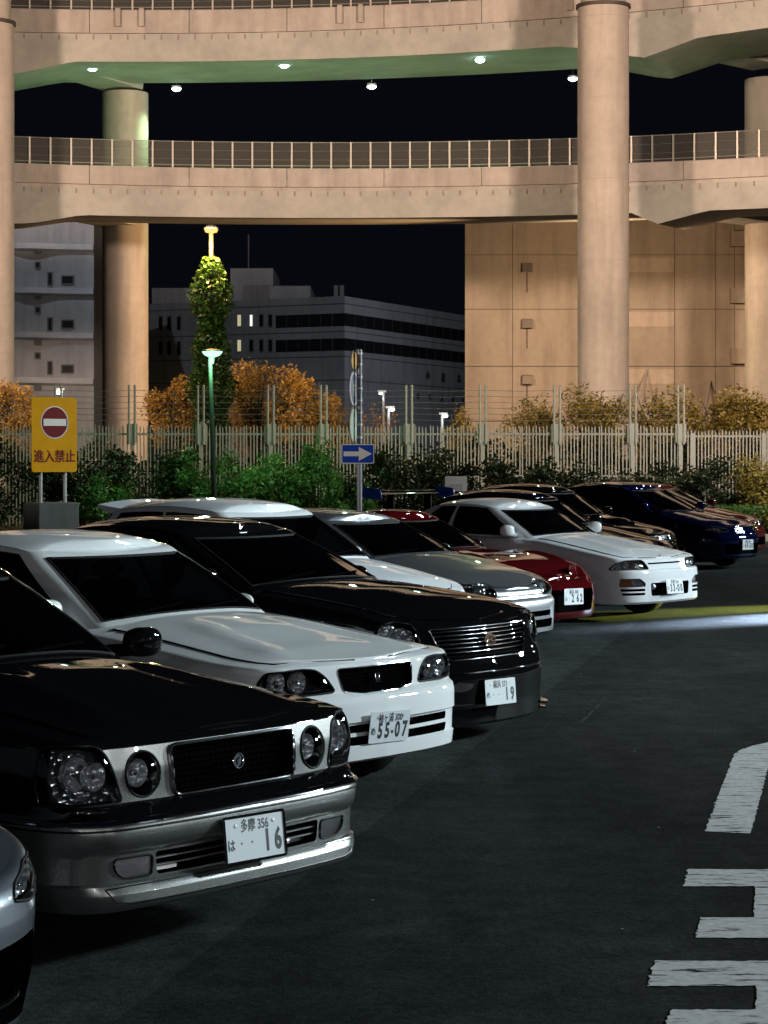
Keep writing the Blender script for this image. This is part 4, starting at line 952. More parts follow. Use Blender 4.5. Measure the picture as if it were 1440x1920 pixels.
        def in_win(j, i):
            if not ia <= i < ib: return False
            q = j-c0
            for nme, a, b in wins:
                if nme == 'rear_window':
                    if q >= a or q < -a: return True
                elif a <= q < b: return True
            return False
        for i in range(len(ks)-1):
            for j in range(m):
                k = (j+1) % m
                if in_win(j, i): continue
                F.append((i*m+j, i*m+k, (i+1)*m+k, (i+1)*m+j))
        base = (len(ks)-1)*m; prev = None; M = 10
        for i in range(1, n):
            a, b = base+c0-i, base+c0+i; row = [a]; A, Bq = np.array(V[a]), np.array(V[b])
            for t in np.linspace(0, 1, M+1)[1:-1]:
                q = A+(Bq-A)*t; e = abs(2*t-1)
                V.append((q[0], q[1], q[2]+(zr(q[0])-q[2])*(1-e**3))); row.append(len(V)-1)
            row.append(b)
            for j in range(M):
                F.append((base+c0, row[j], row[j+1]) if prev is None else (prev[j], row[j], row[j+1], prev[j+1]))
            prev = row
        e = base+(c0+n) % m
        for j in range(M): F.append((e, prev[j+1], prev[j]))
        panes = []
        for nme, a, b in wins:
            if nme == 'rear_window': a, b = a, 2*n-a
            ca = np.linspace(a-.12, b+.12, max(4, (b-a)*2+1)); kk = np.linspace(g['k0']-.015, g['k1']+.012, 9)
            vv = []; ff = []
            for k in kk: vv += [tuple(q) for q in G(ca, np.full(len(ca), k), -.007)]
            for i in range(8):
                for j in range(len(ca)-1): ff.append((i*len(ca)+j, i*len(ca)+j+1, (i+1)*len(ca)+j+1, (i+1)*len(ca)+j))
            loop = [(t, g['k0']) for t in np.linspace(a, b, (b-a)*2+1)]+[(b, t) for t in np.linspace(g['k0'], g['k1'], 6)[1:]]+[(t, g['k1']) for t in np.linspace(b, a, (b-a)*2+1)[1:]]+[(a, t) for t in np.linspace(g['k1'], g['k0'], 6)[1:]]
            A = np.array(loop); rim = MB().tube([tuple(p) for p in G(A[:, 0], A[:, 1], -.001)], g.get('seal', .008), 5, False)
            panes.append((nme, a, vv, ff, rim))
        c.G, c.cn = G, n
        return V, F, panes

def add_rim(kind, R, wdt, mt):
    """alloy wheel face looking along +y (outwards), centre at origin"""
    mb = MB(); o = wdt/2
    mb.lathe([(R, -o*.9), (R*1.0, o*.9), (R*.95, o*.98), (R*.9, o*.8), (R*.88, o*.1), (R*.86, -o*.9)], 32, 'y')
    mb.lathe([(0, o*.75), (R*.16, o*.75), (R*.2, o*.6), (R*.22, o*.1), (0, o*.1)], 16, 'y')
    nsp = {'five': 5, 'multi': 10, 'mesh': 14, 'six': 6}[kind]; hw = {'five': .13, 'multi': .055, 'mesh': .035, 'six': .1}[kind]*R
    for k in range(nsp):
        a = 2*math.pi*k/nsp; ca, sa = math.cos(a), math.sin(a)
        def q(r, t, y): return (r*ca-t*sa, y, r*sa+t*ca)
        v = [q(R*.15, -hw*.8, o*.7), q(R*.15, hw*.8, o*.7), q(R*.93, hw, o*.85), q(R*.93, -hw, o*.85),
             q(R*.15, -hw, o*.25), q(R*.15, hw, o*.25), q(R*.93, hw*1.2, o*.3), q(R*.93, -hw*1.2, o*.3)]
        mb.add(v, [(0, 1, 2, 3), (4, 7, 6, 5), (0, 4, 5, 1), (1, 5, 6, 2), (2, 6, 7, 3), (3, 7, 4, 0)])
    return mb.mesh('rim', mt)

def boolean_cut(me, cutters, black):
    """subtract closed prisms from the body mesh"""
    a = bpy.data.objects.new('body', me); SC.collection.objects.link(a)
    mb = MB()
    for v, f in cutters: mb.add(v, f)
    bm_ = mb.mesh('cut', black, smooth=False); b = bpy.data.objects.new('cut', bm_); SC.collection.objects.link(b)
    bb = bmesh.new(); bb.from_mesh(bm_); bmesh.ops.recalc_face_normals(bb, faces=bb.faces); bb.to_mesh(bm_); bb.free()
    md = a.modifiers.new('b', 'BOOLEAN'); md.operation = 'DIFFERENCE'; md.object = b; md.solver = 'EXACT'; md.material_mode = 'TRANSFER'; md.use_self = True
    dg = bpy.context.evaluated_depsgraph_get(); dg.update()
    out = bpy.data.meshes.new_from_object(a.evaluated_get(dg))
    for o in (a, b): SC.collection.objects.unlink(o); bpy.data.objects.remove(o)
    bpy.data.meshes.remove(me); bpy.data.meshes.remove(bm_)
    return out

def split_mesh(me, tests):
    """tests: list of (name, f(centres)->mask); first match wins. Returns {name: mesh}, 'body' for the rest."""
    n = len(me.polygons); cen = np.empty(n*3); me.polygons.foreach_get('center', cen); cen = cen.reshape(-1, 3)
    own = np.full(n, len(tests))
    for i in range(len(tests)-1, -1, -1): own[tests[i][1](cen)] = i
    co = np.empty(len(me.vertices)*3); me.vertices.foreach_get('co', co); co = co.reshape(-1, 3)
    polys = [(tuple(p.vertices), p.material_index) for p in me.polygons]; ms = list(me.materials); res = {}
    for i, nm in enumerate([t[0] for t in tests]+['body']):
        sel = [polys[j] for j in np.nonzero(own == i)[0]]
        if not sel: continue
        used = sorted({k for q, _ in sel for k in q}); re = {k: a for a, k in enumerate(used)}
        m2 = mesh(nm, co[used], [tuple(re[k] for k in q) for q, _ in sel], ms, True, 35)
        m2.polygons.foreach_set('material_index', [b for _, b in sel]); res[nm] = m2
    return res
# ---------------------------------------------------------------- car assembly
def paint(name, col, metal=0., rough=.35, flake=0.):
    m = mat('paint_'+name, col, rough, metal, 1.0, .5 if metal > .3 else 0., coat_rough=.02)
    if flake and not m.get('fl'):
        nt = m.node_tree; b = nt.nodes['Principled BSDF']; tc = nt.nodes.new('ShaderNodeTexCoord'); v = nt.nodes.new('ShaderNodeTexVoronoi'); v.inputs['Scale'].default_value = 900
        nt.links.new(tc.outputs['Object'], v.inputs['Vector']); r = nt.nodes.new('ShaderNodeMapRange'); r.inputs[3].default_value = rough-flake; r.inputs[4].default_value = rough+flake
        s = nt.nodes.new('ShaderNodeSeparateColor'); nt.links.new(v.outputs['Color'], s.inputs[0]); nt.links.new(s.outputs[0], r.inputs[0]); nt.links.new(r.outputs[0], b.inputs['Roughness']); m['fl'] = 1
    return m
def car_mats():
    mat('cavity', (.003, .003, .003), .8, spec=0); mat('rubber', (.008, .008, .008), .6, spec=.1); mat('trim_black', (.005, .005, .005), .35, spec=.2)
    mat('gloss_black', (.004, .004, .004), .15, 0, 1.)
    mat('chrome', (.75, .76, .78), .08, 1.); mat('satin_metal', (.7, .7, .7), .35, 1.)
    mat('tyre', (.010, .010, .010), .75, spec=.1, bump=(60, .2)); mat('alloy', (.45, .45, .47), .25, 1.); mat('alloy_dark', (.05, .05, .055), .3, 1.)
    mat('amber', (.55, .16, .02), .15, 0, 1.); mat('plate_white', (.62, .66, .68), .45); mat('plate_ink', (.004, .012, .014), .5)
    mat('seat_cloth', (.016, .016, .018), .9, spec=.05); mat('dash', (.008, .008, .008), .7, spec=.1)
    m = mat('lamp_chrome', (.80, .82, .84), .22, .55)
    nt = m.node_tree; tc = nt.nodes.new('ShaderNodeTexCoord'); v = nt.nodes.new('ShaderNodeTexVoronoi'); v.inputs['Scale'].default_value = 38
    bp = nt.nodes.new('ShaderNodeBump'); bp.inputs['Strength'].default_value = .9; bp.inputs['Distance'].default_value = .02
    nt.links.new(tc.outputs['Object'], v.inputs['Vector']); nt.links.new(v.outputs['Distance'], bp.inputs['Height']); nt.links.new(bp.outputs['Normal'], nt.nodes['Principled BSDF'].inputs['Normal'])
    m = mat('lamp_dark', (.55, .56, .58), .15, .9)
    nt = m.node_tree; tc = nt.nodes.new('ShaderNodeTexCoord'); v = nt.nodes.new('ShaderNodeTexVoronoi'); v.inputs['Scale'].default_value = 30
    bp = nt.nodes.new('ShaderNodeBump'); bp.inputs['Strength'].default_value = .8; bp.inputs['Distance'].default_value = .02
    nt.links.new(tc.outputs['Object'], v.inputs['Vector']); nt.links.new(v.outputs['Distance'], bp.inputs['Height']); nt.links.new(bp.outputs['Normal'], nt.nodes['Principled BSDF'].inputs['Normal'])
    # moulded fluted lens
    m = mat('fluted', (.80, .82, .84), .25, .1, .5)
    nt = m.node_tree; tc = nt.nodes.new('ShaderNodeTexCoord'); w = nt.nodes.new('ShaderNodeTexWave'); w.inputs['Scale'].default_value = 28; w.bands_direction = 'Y'
    bp = nt.nodes.new('ShaderNodeBump'); bp.inputs['Strength'].default_value = .35; bp.inputs['Distance'].default_value = .004
    nt.links.new(tc.outputs['Object'], w.inputs['Vector']); nt.links.new(w.outputs['Fac'], bp.inputs['Height']); nt.links.new(bp.outputs['Normal'], nt.nodes['Principled BSDF'].inputs['Normal'])
    glass_mat('window_glass', (.055, .058, .06), 0, 1.5); glass_mat('lens_clear', (.86, .88, .9), .02, 1.5); glass_mat('lens_smoke', (.45, .46, .48), .02, 1.5)
M_ = lambda n: MATS[n]
FRONT = Matrix(((0, 0, 1, 0), (1, 0, 0, 0), (0, 1, 0, 0), (0, 0, 0, 1)))      # text x -> car left, text y -> up, text normal -> forward

def plate(parent, pos, tilt, roll, top, kana, digits, frame=None):
    """Japanese plate: 330 x 165 mm, facing the car's front"""
    R = Matrix.Rotation(math.radians(tilt), 4, 'Y') @ Matrix.Rotation(math.radians(roll), 4, 'X')
    mb = MB(); P = roundpoly([(-.165, -.0825), (.165, -.0825), (.165, .0825), (-.165, .0825)], .012, 4)
    n = len(P); mb.add([(-.002, y, z) for y, z in P]+[(.001, y, z) for y, z in P], [tuple(range(n-1, -1, -1)), tuple(range(n, 2*n))]+[(i, (i+1) % n, n+(i+1) % n, n+i) for i in range(n)])
    o = mb.build('licence_plate', M_('plate_white'), parent, smooth=False); o.matrix_local = Matrix.Translation(pos) @ R
    T = lambda x, y, d=.0012: Matrix.Translation((d, x, y)) @ FRONT
    parts = [(text_mesh('t', top, .052, M_('plate_ink'), .8, font_bold=.0008), T(0, .045))]
    parts.append((text_mesh('t', kana, .048, M_('plate_ink'), .9, font_bold=.001), T(-.135, -.022)))
    xs = {0: -.078, 1: -.02, 2: .066, 3: .126}
    for i, ch in enumerate(digits['d']):
        if ch == '.': parts.append((text_mesh('t', '•', .034, M_('plate_ink')), T(xs[i], -.018)))
        elif ch != ' ': parts.append((text_mesh('t', ch, .112, M_('plate_ink'), .72, font_bold=.0042), T(xs[i], -.022)))
    if digits.get('dash'): parts.append((text_mesh('t', '-', .11, M_('plate_ink'), .55, font_bold=.003), T(.023, -.02)))
    tag(obj('plate_lettering', join_meshes('plate_lettering', parts, M_('plate_ink')), o), kind='stuff')
    for y in (-.105, .105): MB().lathe([(0, .004), (.007, .0035), (.008, .001)], 10, 'x', (0, y, .052)).build('plate_bolt', M_('satin_metal'), o)
    if frame:
        f = MB(); q = roundpoly([(-.168, -.0855), (.168, -.0855), (.168, .0855), (-.168, .0855)], .012, 4); q.append(q[0])
        f.tube([(.001, y, z) for y, z in q], .006, 6, False); f.build('plate_frame', M_(frame), o)
    return o

def lamp(c, root, nm, poly, depth, bowls, lens, inner, mirror, dome=.012, marker=None, lip=True):
    mb = MB(); mb.add(*c.patch([(a, b) for a, b in poly], -depth+.006, 0, .03, mirror=mirror))
    h = mb.build(nm, M_(inner), root)
    rf = MB(); bl = MB()
    for (s, z, r) in bowls:
        if mirror: s = -s
        p = c.P(np.array([s]), np.array([z]), -depth*.55)[0]
        prof = [(r*t, (t*t-1)*r*.55+.0) for t in (0, .15, .3, .5, .7, .85, 1)]+[(r*1.04, .004), (r*1.04, -.02)]
        rf.lathe(prof, 24, 'x', tuple(p)); bl.ico((p[0]-r*.25, p[1], p[2]), r*.26, 2)
    if bowls:
        rf.build('reflector', M_('lamp_chrome'), h); bl.build('bulb', M_('chrome'), h)
    if marker:
        mb = MB(); mb.add(*c.patch(marker, -depth*.45, .02, .03, mirror=mirror)); mb.build('marker_lamp', M_('amber'), h)
    if lens:
        mb = MB(); mb.add(*c.patch(poly, .002, .012, .025, dome, .04, mirror)); mb.build('lens', M_(lens), h, sharp=60)
    if lip: c.line(poly, .005, .001, True, 6, mirror).build('lamp_seal', M_('rubber'), h)
    return h

def build_car(sp):
    c = Car(sp); a = math.radians(sp['ang']); rz = math.atan2(-math.cos(a), math.sin(a))
    root = thing(sp['name'], sp['label'], 'car', (sp['pos'][0], sp['pos'][1], 0), rz, 'cars parked in the slanted row')
    pm, pm2, cav = sp['paint'], sp.get('paint2', sp['paint']), M_('cavity')
    wr = sp.get('wr', .31); wx = [-sp.get('fo', .86), -sp.get('fo', .86)-sp['wb']]
    V, F = c.shell(); me = mesh('body', V, F, pm)
    cut = []
    for x in wx:
        for sg in (1, -1):
            n = 30; R = wr+.05; ya, yb = sg*(c.w-.27), sg*(c.w+.15)
            ring = lambda y: [(x+R*math.cos(2*math.pi*k/n), y, wr+.01+R*math.sin(2*math.pi*k/n)) for k in range(n)]
            cut.append((ring(ya)+ring(yb), [tuple(range(n)), tuple(range(2*n-1, n-1, -1))]+[(i, n+i, n+(i+1) % n, (i+1) % n) for i in range(n)]))
    lamps = []
    for L in sp.get('lamps', []):
        for mir in ((True, False) if L.get('both', True) else (False,)):
            lamps.append((L, mir)); cut.append(c.prism(L['poly'], .05, L.get('depth', .07), .05, mir))
    for poly, dep, both in sp.get('cuts', []):
        for mir in ((True, False) if both else (False,)): cut.append(c.prism(poly, .05, dep, .05, mir))
    me = boolean_cut(me, cut, cav)
    if sp.get('two'):
        # second colour on the lower body and the nose
        cen = np.empty(len(me.polygons)*3); me.polygons.foreach_get('center', cen); cen = cen.reshape(-1, 3)
        me.materials.append(pm2); k2 = len(me.materials)-1; idx = np.empty(len(me.polygons), int); me.polygons.foreach_get('material_index', idx)
        nb = list(me.materials).index(pm)
        hit = sp['two'](cen) & (idx == nb); idx[hit] = k2; me.polygons.foreach_set('material_index', idx)
    parts = split_mesh(me, [('front_bumper', lambda q: (q[:, 0] > -.56) & (q[:, 2] < sp['bz'])), ('rear_bumper', lambda q: (q[:, 0] < -c.L+.5) & (q[:, 2] < .6))])
    for k in ('body', 'front_bumper', 'rear_bumper'):
        if k in parts: obj(k, parts[k], root)
    # bonnet
    if sp.get('hood', True):
        xc = sp['cab']['base'][0]-sp['cab']['base'][1]*.6+.03; ms = sp.get('hm', .09); fm = sp.get('hf', .004)
        U = np.linspace(0, 1, 22); Tt = np.linspace(-1, 1, 25); rows = []
        xfr = lambda y: np.interp(np.abs(y), c.ty[:c.wk], c.tx[:c.wk])-fm-sp.get('hcurve', 0.)*(np.abs(y)/c.w)**2
        for u in U:
            x = np.full(25, -.05+u*(xc+.05))
            for _ in range(4):
                y = Tt*(c.wtop(x)-ms); y = np.clip(y, -sp.get('hw', c.w), sp.get('hw', c.w)); x = xfr(y)+u*(xc-xfr(y))
            rows.append(np.stack([x, y, c.capz(x, y)+.007], 1))
        VV = [tuple(q) for r in rows for q in r]; FF = []
        for i in range(21):
            for j in range(24): FF.append((i*25+j, i*25+j+1, (i+1)*25+j+1, (i+1)*25+j))
        bl = [j for j in range(25)]+[i*25+24 for i in range(1, 22)]+[21*25+j for j in range(23, -1, -1)]+[i*25 for i in range(20, 0, -1)]
        n0 = len(VV); VV += [(VV[i][0], VV[i][1], VV[i][2]-.02) for i in bl]
        for i in range(len(bl)):
            j = (i+1) % len(bl); FF.append((bl[i], n0+i, n0+j, bl[j]))
        hd = obj('bonnet', mesh('bonnet', VV, [f[::-1] for f in FF], pm, True, 50), root)
        gap = MB()
        for sg in (0, 24): gap.tube([(VV[i*25+sg][0], VV[i*25+sg][1]*1.004, VV[i*25+sg][2]-.006) for i in range(22)], .005, 5)
        gap.build('panel_gap', M_('cavity'), hd)
    # doors and sills
    for sg in (-1, 1):
        for (xa, xb) in sp['doors']:
            xb = max(xb, wx[1]+wr+.11)
            sa, sb = c.s_at(xa), c.s_at(xb); zt = float(c.zt(np.array([(xa+xb)/2]))[0])-.075
            poly = roundpoly([(sa, sp['z0']+.1), (sb, sp['z0']+.1), (sb, zt), (sa, zt)], .05, 4)
            mb = MB(); mb.add(*c.patch(poly, .004, .012, .09, mirror=sg < 0)); d = mb.build('door', pm, root)
            c.bar([(sb-.24, zt-.06), (sb-.08, zt-.06)], .03, .03, .003, sg < 0).build('handle', sp.get('handle', pm), d)
    # cabin
    Vc, Fc, panes = c.cabin(); obj('roof', mesh('roof', Vc, Fc, pm, True, 60), root)
    for nme, _, vv, ff, rim in panes:
        g = obj(nme, mesh(nme, vv, ff, M_('window_glass')), root); rim.build('window_seal', M_('rubber'), g)
    g = sp['cab']; cb = g['base']; zc = float(c.zt(np.array([cb[0]-.6]))[0])
    if sp.get('inside', True):
        xs = (cb[0]+cb[2])/2+.12; h = (g['zr']-zc)*.62
        for yy in (-.36, .36):
            mb = MB(); mb.bevbox(xs-.07, xs+.07, yy-.22, yy+.22, zc-.02, zc+h*.62, .05); mb.bevbox(xs-.05, xs+.04, yy-.13, yy+.13, zc+h*.7, zc+h, .04); mb.box(xs-.01, xs, yy-.05, yy+.05, zc+h*.55, zc+h*.75)
            mb.build('seat', M_('seat_cloth'), root)
        mb = MB(); mb.bevbox(cb[0]-.5, cb[0]-.16, -c.w+.3, c.w-.3, zc-.05, zc+.05, .04); mb.build('dashboard', M_('dash'), root)
        mb = MB(); mb.tube([(cb[0]-.62+.06*math.sin(t), -.36+.18*math.cos(t), zc+.02+.17*math.sin(t)) for t in np.linspace(0, 2*math.pi, 21)], .014, 6, False); mb.build('steering_wheel', M_('dash'), root)
        mb = MB(); mb.bevbox(g['roof'][0]-.06, g['roof'][0]-.03, -.12, .12, g['zr']-.16, g['zr']-.1, .012); mb.build('rear_view_mirror', M_('trim_black'), root)
    # wipers
    mb = MB()
    for ca, cb2 in ((-5.2, -.6), (-.2, 4.6)):
        k = g['k0']+.02; mb.tube([tuple(q) for q in c.G(np.linspace(ca, cb2, 8), np.linspace(k, k+.09, 8), .012)], .007, 5)
    mb.build('wiper', M_('cavity'), root)
    # door mirrors
    for sg in (-1, 1):
        b = c.G(np.array([sg*(7+g.get('mc', 6))]), np.array([g['k0']]), 0.)[0]; mx, my, mz = sp.get('mir', (.0, .16, .06))
        fold = sg > 0 and sp.get('fold')
        if fold: mx, my, mz = -.1, .05, .02
        ctr = (b[0]+mx, b[1]+sg*my, b[2]+mz)
        mb = MB(); mb.ico((0, 0, 0), 1., 3)
        W_ = []
        for x, y, z in mb.v:
            e = lambda t: math.copysign(abs(t)**.72, t)
            X = e(x)*.075; 
            if x < 0: X *= .35
            W_.append((ctr[0]+X-abs(e(y))*.02, ctr[1]+e(y)*.105, ctr[2]+e(z)*.068) if not fold else (ctr[0]+e(y)*.1, ctr[1]+X*.6, ctr[2]+e(z)*.06))
        o = obj('door_mirror', mesh('door_mirror', W_, mb.f, sp.get('mirpaint', pm)), root)
        mb = MB(); mb.tube([(b[0]+.0, b[1], b[2]-.0), (ctr[0], ctr[1]-sg*.07, ctr[2]-.03)], .03, 8); mb.build('mirror_arm', pm, o)
    # wheels
    prof = [(wr*.66, -.09), (wr*.9, -.105), (wr*.97, -.095), (wr, -.07), (wr, .07), (wr*.97, .095), (wr*.9, .105), (wr*.66, .09)]
    ty = MB().lathe(prof, 36, 'y', closed=True).mesh('wheel', M_('tyre')); rm = add_rim(sp.get('rim', 'five'), wr*.68, .19, M_(sp.get('rimmat', 'alloy')))
    for x in wx:
        for sg in (1, -1):
            w = obj('wheel', ty, root, (x, sg*(c.w-.13), wr), (0, 0, 0 if sg > 0 else math.pi)); obj('rim', rm, w)
            if sg < 0 or True:
                pass
    for L, mir in lamps:
        lamp(c, root, L.get('kind', 'headlight'), L['poly'], L.get('depth', .07), L.get('bowls', []), L.get('lens', 'lens_clear'), L.get('inner', 'lamp_dark'), mir, L.get('dome', .012), L.get('marker'))
    for e in sp.get('extra', []): e(c, root)
    if 'plate' in sp:
        p = sp['plate']; q = c.P(np.array([0.]), np.array([p['z']]), p.get('off', .03))[0]
        plate(root, (q[0], q[1]+p.get('y', 0), p['z']), p.get('tilt', 0), p.get('roll', 0), p['top'], p['kana'], p['digits'], p.get('frame'))
    # rear lamps
    if sp.get('rear', True):
        zt = float(c.zt(np.array([-c.L+.15]))[0])-.12
        for sg in (-1, 1):
            poly = [(c.Sh-.82, zt-.14), (c.Sh-.35, zt-.14), (c.Sh-.35, zt+.02), (c.Sh-.82, zt+.02)]
            mb = MB(); mb.add(*c.patch(poly, .004, .03, .05, mirror=sg < 0)); mb.build('tail_light', mat('tail_red', (.12, .004, .004), .12, 0, 1.), root)
    return c, root
# ---------------------------------------------------------------- the parked cars
car_mats()
P_BLACK = paint('black', (.0035, .0035, .004), 0, .3)
P_CHAMP = paint('champagne', (.30, .305, .295), .85, .30, .06)
P_WHITE = paint('white', (.74, .76, .76), 0, .35)
P_WHITE2 = paint('pearl_white', (.78, .80, .82), 0, .35)
P_SILVER = paint('silver', (.26, .27, .29), .8, .36, .08)
P_SILVER2 = paint('pale_silver', (.10, .112, .13), .6, .36, .08)
P_RED = paint('wine_red', (.055, .0022, .003), .0, .32)
P_NAVY = paint('navy', (.0016, .0022, .008), .0, .3)
P_BLUE = paint('blue', (.0008, .003, .024), .0, .3)
P_RED2 = paint('brick_red', (.055, .009, .007), .0, .35)

def ext(nm, mb, m, parent, **k): return mb.build(nm, m, parent, **k)
def sym(poly): return poly+[(-a, b) for a, b in poly[::-1]]
def grille(poly, depth=.06, bars=0, frame='chrome', fr=.007, barmat='chrome', barr=.006, mesh_cell=0., foff=.003, sag=0.):
    def f(c, root):
        mb = MB(); mb.add(*c.patch(poly, -depth+.008, 0, .04)); g = mb.build('grille', M_('cavity'), root)
        if frame: c.line(poly, fr, foff, True, 8).build('grille_frame', M_(frame), g)
        A = np.array(poly); z0, z1 = A[:, 1].min(), A[:, 1].max()
        D = resample(poly, .01)
        def span(z):
            xs = sorted(D[i][0]+(D[(i+1) % len(D)][0]-D[i][0])*(z-D[i][1])/(D[(i+1) % len(D)][1]-D[i][1]) for i in range(len(D)) if (D[i][1]-z)*(D[(i+1) % len(D)][1]-z) <= 0 and D[i][1] != D[(i+1) % len(D)][1])
            return (xs[0], xs[-1]) if len(xs) > 1 else None
        for k in range(bars):
            z = z0+(z1-z0)*(k+.7)/(bars+.4); s = span(z)
            if s:
                n = 9; pts = [(s[0]+(s[1]-s[0])*t, z-sag*(1-(2*t-1)**2)) for t in np.linspace(0, 1, n)]
                c.bar(pts, barr*2, .014, -.02).build('grille_bar', M_(barmat), g)
        if mesh_cell:
            mb = MB(); z = z0+mesh_cell
            while z < z1:
                s = span(z)
                if s: mb.f or 0; m2 = c.bar([(s[0], z), ((s[0]+s[1])/2, z), (s[1], z)], .004, .006, -.03); mb.add(m2.v, m2.f)
                z += mesh_cell
            x = A[:, 0].min()+mesh_cell
            while x < A[:, 0].max():
                zz = sorted(D[i][1] for i in range(len(D)) if (D[i][0]-x)*(D[(i+1) % len(D)][0]-x) <= 0)
                if len(zz) > 1: m2 = c.line([(x, zz[0]), (x, zz[-1])], .002, -.03, n=4); mb.add(m2.v, m2.f)
                x += mesh_cell*1.3
            tag(mb.build('grille_mesh', M_('cavity'), g), kind='stuff')
    return f
def emblem(z, kind, r, off=.01, mt='chrome'):
    def f(c, root):
        M = c.frame(0, z, off); mb = MB()
        E = lambda cx, cy, rx, ry, w, rot=0: mb.tube([(cx+rx*math.cos(t)*math.cos(rot)-ry*math.sin(t)*math.sin(rot), cy+rx*math.cos(t)*math.sin(rot)+ry*math.sin(t)*math.cos(rot), .004) for t in np.linspace(0, 2*math.pi, 29)], w, 6, False)
        if kind == 'three_ovals': E(0, 0, r, r*.66, r*.12); E(0, .0, r*.3, r*.62, r*.1); E(0, r*.3, r*.66, r*.3, r*.1)
        elif kind == 'disc_flash':
            E(0, 0, r, r, r*.14); mb.lathe([(0, .001), (r*.9, .001), (r*.9, -.004)], 24)
            mb.prism([(-r*.45, -r*.05), (r*.35, r*.5), (r*.5, r*.15), (r*.05, -.02*r), (r*.1, -r*.6), (-r*.25, -r*.35), (-r*.1, 0)], .001, .006)
        elif kind == 'tall_badge':
            q = roundpoly([(-r*.6, -r), (r*.6, -r), (r*.7, r), (-r*.7, r)], r*.3, 4); q.append(q[0]); mb.tube([(x, y, .003) for x, y in q], r*.1, 6, False)
            mb.prism([(-r*.3, -r*.7), (-r*.08, -r*.7), (-r*.08, r*.7), (-r*.3, r*.7)], 0, .006); mb.prism([(r*.08, -r*.7), (r*.3, -r*.7), (r*.3, r*.7), (r*.08, r*.7)], 0, .006); mb.prism([(-r*.08, -r*.1), (r*.08, -r*.1), (r*.08, r*.15), (-r*.08, r*.15)], 0, .006)
        o = mb.build('emblem', M_(mt), root); o.matrix_local = M
    return f
def trimbar(pts, hgt, dep, mt, off=.0, both=False, nm='bumper_trim'):
    def f(c, root):
        for m in ((False, True) if both else (False,)): c.bar(pts, hgt, dep, off, m).build(nm, M_(mt) if isinstance(mt, str) else mt, root)
    return f
def panel(poly, mt, off=.004, thick=.015, both=True, nm='trim_panel', dome=0.):
    def f(c, root):
        for m in ((False, True) if both else (False,)):
            mb = MB(); mb.add(*c.patch(poly, off, thick, .03, dome, mirror=m)); mb.build(nm, M_(mt) if isinstance(mt, str) else mt, root)
    return f
def backing(poly, depth, mt='cavity', both=False, nm='intake'):
    return panel(poly, mt, -depth+.006, 0, both, nm)

PL = [(0, 0), (-.012, .35), (-.05, .65), (-.115, .825), (-.25, .945), (-.5, .995), (-1.0, 1.0)]
PL_R = [(0, 0), (-.02, .3), (-.09, .6), (-.2, .8), (-.38, .95), (-.65, .998), (-1.05, 1.0)]
PS = [(.15, .07), (.26, .02), (.45, .0), (.62, .004), (.8, .02), (.95, .05)]
PR = [(.15, .08), (.3, .01), (.55, 0), (.6, .03), (.95, .12)]
def sedan(L, zr, cowl=-1.2, tail=-3.75, wb=.70, wr_=.565, rf=-1.98, rr=-3.2, win=((.03, .38), (.42, .80)), **k):
    d = dict(base=(cowl, .16, tail, .10, wb, wb-.02, .03, .11), roof=(rf, .07, rr, .05, wr_, wr_-.01, .02, .10), zr=zr, k0=.1, k1=.9, win=list(win), rw=-9, arc=.05, edge=.055, bulge=.03)
    d.update(k); return d
W4 = dict(doors=[(-1.42, -2.45), (-2.48, -3.35)])
W2 = dict(doors=[(-1.42, -2.75)])

CARS = {}
